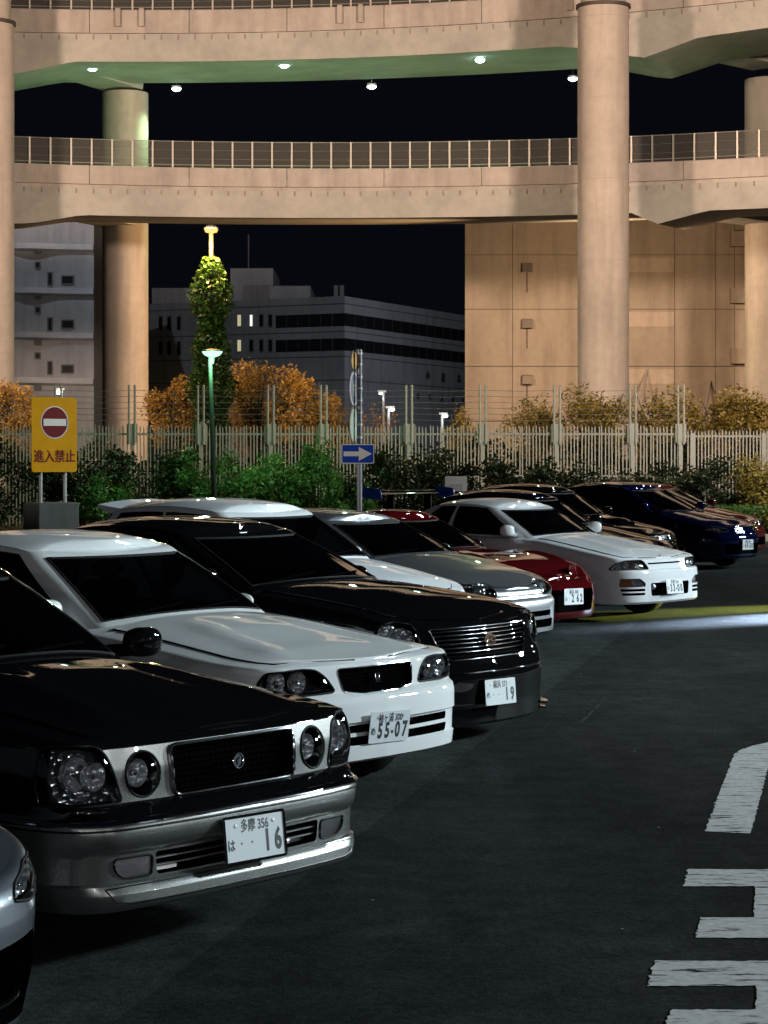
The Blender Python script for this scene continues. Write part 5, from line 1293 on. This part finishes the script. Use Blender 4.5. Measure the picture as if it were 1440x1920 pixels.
# -- black saloon with champagne lower body and round inner lamps
ro = ellipse(.485, .682, .083, .083)
hl = roundpoly([(.85, .803), (.72, .798), (.655, .762), (.62, .69), (.59, .60), (.60, .586), (.98, .586), (.99, .69), (.975, .80)], .025)
fog = roundpoly([(.475, .394), (.655, .392), (.645, .345), (.60, .318), (.475, .318)], .02)
g1 = roundpoly([(-.35, .775), (.35, .775), (.34, .588), (-.34, .588)], .035)
CARS['progress'] = dict(name='parked_car', label='black saloon with champagne lower body and round inner headlamps, plate 16', pos=(-.508, 8.33), ang=51, L=4.5, W=1.71, wb=2.78,
    plan=[(0, 0), (-.006, .35), (-.03, .65), (-.07, .825), (-.17, .935), (-.40, .99), (-1.0, 1.0)], z0=.2, bz=.575, zk=[.782], paint=P_BLACK, paint2=P_CHAMP, rim='multi',
    two=lambda q: (q[:, 2] < .538) | ((q[:, 0] > -.2) & (np.abs(q[:, 1]) < .64) & (q[:, 2] < .782) & (q[:, 2] > .588)),  # ledge above the bumper left black, its shade put into the paint
    pf=[(.2, .045), (.215, .012), (.235, .0), (.27, .004), (.30, .022), (.308, .04), (.41, .036), (.42, .018), (.45, .004), (.48, 0), (.52, .006), (.53, .014), (.545, .03), (.57, .034), (.588, .075), (.70, .08), (.82, .105)],
    ps=[(.2, .05), (.3, 0), (.31, .012), (.41, .01), (.52, 0), (.54, .01), (.585, .016), (.7, .016), (.95, .05)], pr=PR,
    ztop=[(0, .80), (-.15, .81), (-.4, .838), (-1.2, .905), (-1.6, .93), (-3.6, .98), (-4.2, .97), (-4.5, .93)], rtop=[(0, .02), (-.15, .025), (-.5, .06), (-1.3, .07), (-4.5, .07)],
    crown=[(0, 0), (-.12, .016), (-.4, .058), (-.9, .095), (-1.3, .09), (-3.4, .03), (-4.5, .02)], ridge=[(.33, .50, .07, .018, -1.2, -.12)],
    cab=sedan(4.5, 1.43), hm=.10, **W4, mir=(.06, .22, .035), mirpaint=P_BLACK, handle=mat('chrome'),
    lamps=[dict(poly=hl, depth=.08, inner='lamp_dark', bowls=[(.84, .70, .06), (.72, .685, .05)], dome=.018),
           dict(kind='round_headlight', poly=ro, depth=.07, inner='gloss_black', bowls=[(.485, .682, .05)], dome=.03),
           dict(kind='fog_lamp', poly=fog, depth=.014, inner='fluted', lens='lens_clear', dome=.006)],
    cuts=[(g1, .05, False), (roundpoly([(-.46, .40), (.46, .40), (.45, .315), (-.45, .315)], .015), .14, False)],
    extra=[grille(g1, .05, 0, 'chrome', .007, mesh_cell=.022, foff=.008), emblem(.682, 'disc_flash', .028, .012),
           trimbar([(-1.15, .527), (-.9, .527), (0, .532), (.9, .527), (1.15, .527)], .022, .016, 'chrome', -.004),
           trimbar([(-1.15, .5), (0, .504), (1.15, .5)], .008, .006, 'trim_black', -.002),
           trimbar([(-.46, .372), (0, .374), (.46, .372)], .007, .012, 'satin_metal', -.025, nm='intake_bar'), trimbar([(-.46, .345), (0, .347), (.46, .345)], .007, .012, 'satin_metal', -.025, nm='intake_bar'),
           trimbar([(-.48, .318), (-.3, .318)], .03, .03, 'satin_metal', -.09, True, 'intake_duct'),
           panel(roundpoly([(.46, .40), (.475, .40), (.475, .31), (.46, .31)], .004), 'trim_black', -.002, .03, nm='fog_lamp_post'),
           lambda c, r: c.line([(-.70, .29), (-.66, .245), (-.6, .235), (0, .238), (.6, .235), (.66, .245), (.70, .29), (.6, .294), (0, .296), (-.6, .294)], .0028, .0005, True).build('lip_groove', M_('trim_black'), r)],
    plate=dict(z=.40, off=.06, tilt=-7, roll=-1, top='多摩 356', kana='は', digits=dict(d=['.', '.', '1', '6']), frame='gloss_black'))
CARS['progress']['extra'] = [e for e in CARS['progress']['extra'] if e is not None]
# -- white saloon with long black grille
hl = roundpoly([(.82, .742), (.56, .752), (.47, .745), (.40, .70), (.35, .632), (.37, .622), (.60, .618), (.84, .63), (.87, .68)], .03)
g2 = roundpoly([(-.315, .738), (.315, .738), (.285, .618), (.14, .603), (-.14, .603), (-.285, .618)], .025)
sl1 = roundpoly([(-.60, .445), (.60, .445), (.59, .405), (-.59, .405)], .015); sl2 = roundpoly([(-.60, .385), (.60, .385), (.58, .34), (-.58, .34)], .015)
CARS['chaser'] = dict(name='parked_car', fold=1, label='white saloon with black grille and plate 55-07 beside the two-tone saloon', pos=(.02, 11.55), ang=50.5, L=4.7, W=1.755, wb=2.73,
    plan=PL, z0=.245, bz=.605, paint=P_WHITE, rim='five',
    pf=[(.245, .05), (.262, .01), (.33, .0), (.338, .015), (.45, .018), (.46, .0), (.56, 0), (.59, .012), (.61, .055), (.77, .085)],
    ps=PS, pr=PR, ztop=[(0, .764), (-.2, .768), (-.5, .785), (-1.25, .872), (-1.7, .90), (-3.7, .94), (-4.4, .93), (-4.7, .9)], rtop=[(0, .02), (-.15, .03), (-.6, .07), (-4.7, .07)],
    crown=[(0, 0), (-.12, .012), (-.4, .05), (-.9, .075), (-1.3, .075), (-3.6, .03), (-4.7, .02)], ridge=[(.30, .52, .07, .016, -1.25, -.1)],
    cab=sedan(4.7, 1.40, -1.32, -3.95, .72, .575, -2.12, -3.3), hm=.10, **W4,
    lamps=[dict(poly=hl, depth=.08, inner='gloss_black', bowls=[(.74, .685, .056), (.57, .682, .056)], dome=.02)],
    cuts=[(g2, .045, False), (sl1, .12, False), (sl2, .12, False)],
    extra=[grille(g2, .045, 0, 'chrome', .004, mesh_cell=.02, foff=.002), emblem(.675, 'tall_badge', .024, -.005),
           backing(sl1, .12), backing(sl2, .12),
           lambda c, r: [c.bar([(s, .395), (s, .36)], .05, .03, -.1).build('intake_stay', M_('satin_metal'), r) for s in (-.42, .36)] and None,
           panel(roundpoly([(.80, .47), (.86, .47), (.86, .39), (.80, .385)], .012), 'amber', .002, .01, nm='corner_marker')],
    plate=dict(z=.42, off=.03, tilt=6, roll=-2, top='袖ヶ浦 300', kana='め', digits=dict(d=['5', '5', '0', '7'], dash=1)))
# -- black limousine with chrome grille bars
hl = roundpoly([(.86, .80), (.69, .785), (.635, .70), (.64, .60), (.72, .575), (.93, .60), (.99, .70), (.96, .78)], .04)
g3 = roundpoly([(-.55, .745), (.55, .745), (.50, .64), (.40, .545), (-.40, .545), (-.50, .64)], .02)
CARS['celsior'] = dict(name='parked_car', fold=1, label='black lowered saloon with chrome-barred grille and plate 19', pos=(.735, 14.15), ang=51, L=4.99, W=1.83, wb=2.925,
    plan=[(0, 0), (-.022, .33), (-.085, .62), (-.165, .80), (-.30, .93), (-.55, .99), (-1.05, 1.0)], z0=.12, bz=.45, paint=P_BLACK, rim='mesh',
    pf=[(.12, .03), (.14, 0), (.25, .01), (.42, 0), (.445, .008), (.455, .03), (.465, .01), (.53, .03), (.58, .06), (.78, .11)],
    ps=[(.12, .05), (.2, .0), (.45, 0), (.62, .004), (.8, .02), (.95, .05)], pr=PR,
    ztop=[(0, .76), (-.15, .78), (-.5, .85), (-1.3, .93), (-1.8, .94), (-3.8, .98), (-4.6, .99), (-5, .95)], rtop=[(0, .03), (-.15, .04), (-.6, .09), (-5, .08)],
    crown=[(0, 0), (-.12, .015), (-.4, .05), (-.9, .07), (-1.3, .06), (-3.7, .03), (-5, .02)],
    cab=sedan(5, 1.41, -1.36, -4.15, .74, .58, -2.25, -3.5), hm=.10, doors=[(-1.55, -2.6), (-2.63, -3.6)], wr=.33,
    lamps=[dict(poly=hl, depth=.07, inner='lamp_chrome', bowls=[(.82, .68, .05), (.71, .67, .045)], dome=.02)],
    cuts=[(g3, .05, False)],
    extra=[grille(g3, .05, 7, 'chrome', .006, barr=.005), emblem(.655, 'three_ovals', .058, .012),
           trimbar([(-1.0, .452), (0, .452), (1.0, .452)], .008, .006, 'chrome', -.003),
           panel(roundpoly([(.72, .30), (.86, .30), (.84, .22), (.74, .22)], .015), 'lamp_chrome', .0, .02, nm='fog_lamp'),
           lambda c, r: c.bar([(.72, .185), (.95, .19), (1.05, .2)], .012, .05, 0).build('canard', M_('gloss_black'), r), lambda c, r: c.bar([(.72, .15), (.95, .15), (1.05, .16)], .012, .04, 0).build('canard', M_('gloss_black'), r)],
    plate=dict(z=.325, off=.03, tilt=-5, roll=-1, top='横浜 371', kana='ぬ', digits=dict(d=['.', '.', '1', '9'])))
# -- white estate with roof spoiler
hl = roundpoly([(.74, .70), (.42, .71), (.36, .66), (.38, .60), (.84, .61), (.86, .67)], .03)
def spoiler(c, r):
    g = c.sp['cab']; x = g['roof'][2]; mb = MB()
    n = 9; ys = np.linspace(-.56, .56, n); V = []
    for y in ys:
        d = .04*(y/.56)**2
        V += [(x+.16, y, g['zr']-.075+.02-d), (x+.04, y, g['zr']-.04-d), (x-.14, y, g['zr']-.02-d), (x-.155, y, g['zr']-.045-d), (x, y, g['zr']-.10-d)]
    F = [(i*5+k, (i+1)*5+k, (i+1)*5+(k+1) % 5, i*5+(k+1) % 5) for i in range(n-1) for k in range(5)]+[tuple(range(5)), tuple((n-1)*5+k for k in range(4, -1, -1))]
    mb.add(V, F).build('roof_spoiler', c.sp['paint'], r)
CARS['wagon'] = dict(name='parked_car', label='white hatchback with roof spoiler behind the black saloon', pos=(.44, 17.5), ang=50, L=3.75, W=1.70, wb=2.4, fold=1,
    plan=PL_R, z0=.18, bz=.57, paint=P_WHITE2, rim='six',
    pf=[(.18, .04), (.22, 0), (.5, 0), (.56, .02), (.6, .05), (.72, .09)], ps=PS, pr=[(.15, .05), (.5, 0), (.95, .04)],
    ztop=[(0, .72), (-.2, .75), (-.5, .81), (-1.2, .94), (-1.7, .95), (-3.5, .98), (-3.75, .97)], rtop=[(0, .03), (-.2, .04), (-.6, .07), (-3.75, .05)],
    crown=[(0, 0), (-.12, .012), (-.4, .05), (-.9, .06), (-1.2, .05), (-3.75, .0)],
    cab=dict(base=(-1.12, .16, -3.66, .03, .71, .69, .03, .12), roof=(-1.85, .08, -3.25, .04, .57, .56, .02, .10), zr=1.48, k0=.1, k1=.88, win=[(.02, .44), (.48, .92)], rw=-9, arc=.05, edge=.06, bulge=.03), hm=.09, **W4,
    lamps=[dict(poly=hl, depth=.07, inner='lamp_chrome', bowls=[(.6, .655, .04)], dome=.015)],
    cuts=[(roundpoly([(-.3, .69), (.3, .69), (.28, .60), (-.28, .60)], .02), .05, False)],
    extra=[grille(roundpoly([(-.3, .69), (.3, .69), (.28, .60), (-.28, .60)], .02), .05, 3, 'chrome'), spoiler])
# -- silver hatchback coupe
hl = roundpoly([(.72, .69), (.45, .70), (.36, .665), (.36, .565), (.70, .56), (.84, .58), (.84, .66)], .03)
s3 = roundpoly([(-.45, .425), (.45, .425), (.44, .375), (-.44, .375)], .015); s4 = roundpoly([(-.52, .345), (.52, .345), (.48, .27), (-.48, .27)], .02)
CARS['civic'] = dict(name='parked_car', fold=1, label='silver compact hatchback between white hatchback and wine red coupe', pos=(1.31, 19.9), ang=50, L=4.07, W=1.70, wb=2.57,
    plan=PL_R, z0=.21, bz=.545, paint=P_SILVER, rim='multi',
    pf=[(.21, .05), (.23, .0), (.5, 0), (.53, .015), (.55, .05), (.7, .085)], ps=PS, pr=[(.15, .05), (.5, 0), (.95, .04)],
    ztop=[(0, .625), (-.15, .65), (-.5, .735), (-1.15, .87), (-1.7, .89), (-3.8, .92), (-4.07, .9)], rtop=[(0, .03), (-.2, .05), (-.6, .08), (-4.1, .06)],
    crown=[(0, 0), (-.12, .02), (-.4, .05), (-.9, .05), (-1.2, .05), (-4.1, .0)],
    cab=sedan(4, 1.33, -1.12, -3.98, .70, .55, -1.95, -3.45, win=((.03, .52), (.57, .9))), hm=.09, **W2,
    lamps=[dict(poly=hl, depth=.07, inner='lamp_dark', bowls=[(.56, .63, .04)], dome=.02, marker=[(.72, .66), (.8, .65), (.8, .59), (.72, .59)])],
    cuts=[(s3, .1, False), (s4, .12, False)], extra=[backing(s3, .1), backing(s4, .12), trimbar([(-.36, .575), (0, .575), (.36, .575)], .012, .01, 'trim_black', -.004, nm='grille_slit')])
# -- wine red sports coupe, low round nose
CARS['coupe'] = dict(name='parked_car', fold=1, label='wine red low sports coupe with rounded nose and plate 262', pos=(1.93, 22.5), ang=49, L=4.28, W=1.76, wb=2.42, fo=.95,
    plan=[(0, 0), (-.02, .3), (-.09, .58), (-.21, .79), (-.40, .93), (-.68, .99), (-1.05, 1.0)], z0=.17, bz=.50, paint=P_RED, rim='five',
    pf=[(.17, .02), (.2, 0), (.42, .0), (.5, .02), (.56, .07), (.62, .14)], ps=[(.15, .06), (.25, .01), (.5, 0), (.7, .01), (.9, .06)], pr=PR,
    ztop=[(0, .56), (-.2, .62), (-.5, .72), (-.9, .79), (-1.35, .80), (-1.7, .82), (-3.2, .88), (-4.0, .88), (-4.28, .84)], rtop=[(0, .07), (-.2, .1), (-.6, .15), (-4.3, .12)],
    crown=[(0, 0), (-.15, .03), (-.5, .03), (-.9, .02), (-1.3, .04), (-4.2, .02)], ridge=[(.6, .62, .14, .03, -1.3, -.35)],
    cab=sedan(4.2, 1.26, -1.42, -3.75, .68, .47, -2.15, -2.75, win=((.03, .5), (.55, .72)), arc=.04), hm=.12, **W2,
    lamps=[dict(kind='corner_lamp', poly=roundpoly([(.62, .545), (.80, .55), (.92, .545), (.92, .50), (.64, .49)], .02), depth=.04, inner='lamp_chrome', bowls=[], dome=.01)],
    cuts=[(roundpoly([(-.52, .47), (.52, .47), (.44, .24), (-.44, .24)], .05), .16, False)],
    extra=[backing(roundpoly([(-.52, .47), (.52, .47), (.44, .24), (-.44, .24)], .05), .16), panel(roundpoly([(.30, .70), (.62, .70), (.62, .60), (.34, .60)], .03), P_RED, .004, .01, nm='lamp_cover')],
    plate=dict(z=.40, off=.03, tilt=-2, roll=-1, top='横浜 305', kana='ふ', digits=dict(d=['.', '2', '6', '2'])))
# -- white two-door coupe with side ducts
hl = roundpoly([(.93, .60), (.86, .655), (.72, .686), (.46, .685), (.42, .66), (.375, .592), (.39, .583), (.93, .583)], .015)
du = roundpoly([(.80, .482), (.56, .482), (.475, .432), (.475, .40), (.81, .40)], .015)
q1 = roundpoly([(.80, .375), (.475, .372), (.475, .345), (.80, .345)], .01); q2 = roundpoly([(.79, .328), (.475, .328), (.475, .30), (.78, .30)], .01)
ctr = roundpoly([(-.385, .43), (.385, .43), (.37, .285), (-.37, .285)], .03); slit = roundpoly([(-.36, .652), (.36, .652), (.36, .634), (-.36, .634)], .005)
CARS['skyline'] = dict(name='parked_car', label='white two-door coupe with plate 33-00 on yellow-lit ground', pos=(3.235, 24.6), ang=49, L=4.64, W=1.72, wb=2.72, fo=.9,
    plan=PL, z0=.2, bz=.575, paint=P_WHITE2, rim='five', rimmat='alloy_dark',
    pf=[(.2, .03), (.225, .0), (.5, 0), (.56, .01), (.572, .018), (.58, .04), (.7, .085)], ps=[(.15, .06), (.22, .01), (.5, 0), (.7, .01), (.9, .05)], pr=PR,
    ztop=[(0, .69), (-.15, .705), (-.5, .76), (-1.25, .88), (-1.7, .90), (-3.6, .94), (-4.3, .95), (-4.64, .92)], rtop=[(0, .02), (-.15, .03), (-.6, .07), (-4.6, .07)],
    crown=[(0, 0), (-.12, .01), (-.4, .04), (-.9, .045), (-1.3, .05), (-3.6, .03), (-4.6, .02)], ridge=[(.25, .45, .06, .014, -1.25, -.1)],
    cab=sedan(4.6, 1.34, -1.3, -3.9, .70, .56, -2.05, -3.1, win=((.03, .5), (.55, .82))), hm=.09, **W2,
    lamps=[dict(poly=hl, depth=.06, inner='lamp_chrome', bowls=[(.74, .63, .035), (.58, .635, .04)], dome=.012),
           dict(kind='indicator', poly=du, depth=.03, inner='lamp_chrome', bowls=[], dome=.006, marker=[(.66, .475), (.80, .475), (.80, .408), (.66, .408)])],
    cuts=[(q1, .08, True), (q2, .08, True), (ctr, .16, False), (slit, .05, False)],
    extra=[backing(q1, .08, both=True), backing(q2, .08, both=True), backing(ctr, .16), lambda c, r: [MB().ico(tuple(c.P(np.array([s]), np.array([.385]), -.06)[0]), .035, 2).build('intake_lamp', M_('lamp_chrome'), r) for s in (-.27, .27)] and None,
           lambda c, r: setattr(MB().add([(-.0, -.035, 0), (0, -.03, .012), (0, .035, 0), (0, .03, -.0)], []).__class__, 'x', 1),
           lambda c, r: MB().tube([(-.14, -.03, float(c.capz(-.14, 0))+.012), (-.17, .03, float(c.capz(-.17, 0))+.014)], .006, 6).build('emblem', M_('trim_black'), r)],
    plate=dict(z=.382, off=.045, tilt=-8, roll=-1, top='多摩 344', kana='ひ', digits=dict(d=['3', '3', '0', '0'], dash=1)))
# -- navy saloon with rear wing and scooped bonnet, half hidden
def wing(col, z, x0, half=.78):
    def f(c, r):
        mb = MB(); n = 7; x = x0
        V = []
        for y in np.linspace(-half, half, n): V += [(x+.12, y, z), (x+.02, y, z+.022), (x-.13, y, z+.045), (x-.14, y, z+.03), (x, y, z-.004)]
        F = [(i*5+k, (i+1)*5+k, (i+1)*5+(k+1) % 5, i*5+(k+1) % 5) for i in range(n-1) for k in range(5)]+[tuple(range(5)), tuple((n-1)*5+k for k in range(4, -1, -1))]
        w = mb.add(V, F).build('rear_wing', M_('paint_navy') if col is None else col, r)
        for y in (-half, half):
            e = MB(); q = roundpoly([(x+.17, z-.07), (x+.15, z+.07), (x-.17, z+.10), (x-.18, z-.05)], .04); m = len(q)
            sg = math.copysign(.008, y)
            e.add([(a, y, b) for a, b in q]+[(a, y+sg, b) for a, b in q], [tuple(range(m)), tuple(range(2*m-1, m-1, -1))]+[(i, m+i, m+(i+1) % m, (i+1) % m) for i in range(m)]).build('wing_end_plate', mat('endplate', (.03, .09, .5), .3, 0, .6), w)
        for y in (-.4, .4): s = MB(); s.box(x-.06, x+.06, y-.008, y+.008, .95, z).build('wing_strut', M_('trim_black'), w)
    return f
hl = roundpoly([(.72, .70), (.46, .71), (.40, .66), (.42, .60), (.84, .60), (.86, .67)], .03)
def scoop(c, r):
    mb = MB(); V = []
    for x, w, h in ((-.62, .22, .0), (-.66, .24, .055), (-.8, .24, .07), (-1.05, .22, .05), (-1.15, .2, .0)):
        z = float(c.capz(x, 0))-.012
        V += [(x, -w, z-.01), (x, -w*.85, z+h*.9), (x, 0, z+h+.012), (x, w*.85, z+h*.9), (x, w, z-.01)]
    F = [(i*5+k, i*5+k+1, (i+1)*5+k+1, (i+1)*5+k) for i in range(4) for k in range(4)]
    mb.add(V, F).build('bonnet_scoop', c.sp['paint'], r)
    m2 = MB(); z = float(c.capz(-.63, 0)); m2.box(-.665, -.64, -.2, .2, z-.01, z+.04); m2.build('scoop_mouth', M_('cavity'), r)
base = dict(name='parked_car', L=4.35, W=1.70, wb=2.52, plan=PL_R, z0=.18, bz=.56, rim='multi',
    pf=[(.18, .04), (.22, 0), (.5, 0), (.55, .015), (.58, .05), (.72, .09)], ps=PS, pr=PR,
    ztop=[(0, .69), (-.2, .715), (-.5, .77), (-1.2, .90), (-1.7, .92), (-3.6, .95), (-4.35, .93)], rtop=[(0, .03), (-.2, .04), (-.6, .07), (-4.6, .07)],
    crown=[(0, 0), (-.12, .012), (-.4, .04), (-.9, .05), (-1.2, .05), (-4.3, .02)], hm=.09,
    lamps=[dict(poly=hl, depth=.07, inner='lamp_chrome', bowls=[(.6, .655, .04)], dome=.015)],
    cuts=[(roundpoly([(-.3, .68), (.3, .68), (.28, .60), (-.28, .60)], .02), .05, False), (roundpoly([(-.5, .42), (.5, .42), (.45, .28), (-.45, .28)], .03), .1, False)],
    extra=[grille(roundpoly([(-.3, .68), (.3, .68), (.28, .60), (-.28, .60)], .02), .05, 3, 'chrome'), backing(roundpoly([(-.5, .42), (.5, .42), (.45, .28), (-.45, .28)], .03), .1)])
CARS['rally'] = dict(base, label='navy saloon with blue rear wing just behind the white coupe', pos=(3.45, 27.3), ang=50, paint=P_NAVY, cab=sedan(4.3, 1.40, -1.2, -3.7, .70, .56, -1.95, -3.05), **W4)
CARS['rally']['extra'] = base['extra']+[wing(P_NAVY, 1.33, -4.05)]
CARS['scooped'] = dict(base, label='black saloon with bonnet scoop behind the navy winged saloon', pos=(4.05, 31.6), ang=50, paint=P_BLACK, cab=sedan(4.3, 1.42, -1.2, -3.7, .70, .56, -1.95, -3.05), **W4)
CARS['scooped']['extra'] = base['extra']+[scoop]
# -- blue hatch coupe and red hatch at the end of the row
hl = roundpoly([(.88, .70), (.70, .70), (.42, .655), (.40, .62), (.60, .605), (.86, .635)], .02)
CARS['blue'] = dict(base, label='bright blue hatchback coupe with slim headlamps and plate 49-50', pos=(5.9, 35.6), ang=50, L=4.38, W=1.725, wb=2.57, paint=P_BLUE,
    cab=sedan(4.3, 1.40, -1.0, -4.2, .71, .56, -1.95, -3.2, win=((.03, .42), (.47, .8))), lamps=[dict(poly=hl, depth=.06, inner='lamp_dark', bowls=[(.7, .66, .03), (.58, .64, .028)], dome=.015)],
    cuts=[(roundpoly([(-.55, .42), (.55, .42), (.5, .25), (-.5, .25)], .04), .1, False)], extra=[backing(roundpoly([(-.55, .42), (.55, .42), (.5, .25), (-.5, .25)], .04), .1), emblem(.60, 'tall_badge', .022, .004, 'satin_metal')],
    plate=dict(z=.40, off=.03, tilt=0, roll=0, top='横浜 300', kana='さ', digits=dict(d=['4', '9', '5', '0'], dash=1)), **W2)
CARS['red'] = dict(base, label='brick red hatchback at the far end of the row behind the blue coupe', pos=(6.5, 38.3), ang=50, paint=P_RED2, cab=sedan(4.3, 1.36, -1.0, -4.1, .70, .56, -1.9, -3.2, win=((.03, .42), (.47, .8))), **W2)
# -- pale silver car that only shows its front corner
hl = roundpoly([(.98, .595), (.80, .59), (.62, .55), (.56, .51), (.70, .49), (.88, .50)], .03)
big = roundpoly([(.40, .38), (.74, .40), (.82, .34), (.80, .15), (.45, .15)], .05)
CARS['near'] = dict(base, label='pale silver car at the near end, only its front corner showing', pos=(-1.385, 6.08), ang=50, paint=P_SILVER2, z0=.12, L=4.4, W=1.78, wb=2.6,
    ztop=[(0, .565), (-.2, .595), (-.5, .665), (-1.2, .87), (-1.7, .92), (-4.4, .95)],
    pf=[(.12, .02), (.16, 0), (.45, 0), (.52, .015), (.56, .05), (.7, .10)],
    cab=sedan(4.3, 1.40, -1.1, -4.1, .71, .56, -1.95, -3.2), lamps=[dict(poly=hl, depth=.05, inner='lamp_chrome', bowls=[(.85, .545, .032), (.72, .53, .028)], dome=.02)],
    cuts=[(big, .14, True)], extra=[backing(big, .14, both=True, nm='side_intake'), trimbar([(.44, .20), (.8, .20)], .012, .02, 'gloss_black', -.04, True, 'intake_bar')], **W4)
for k in CARS: build_car(CARS[k])
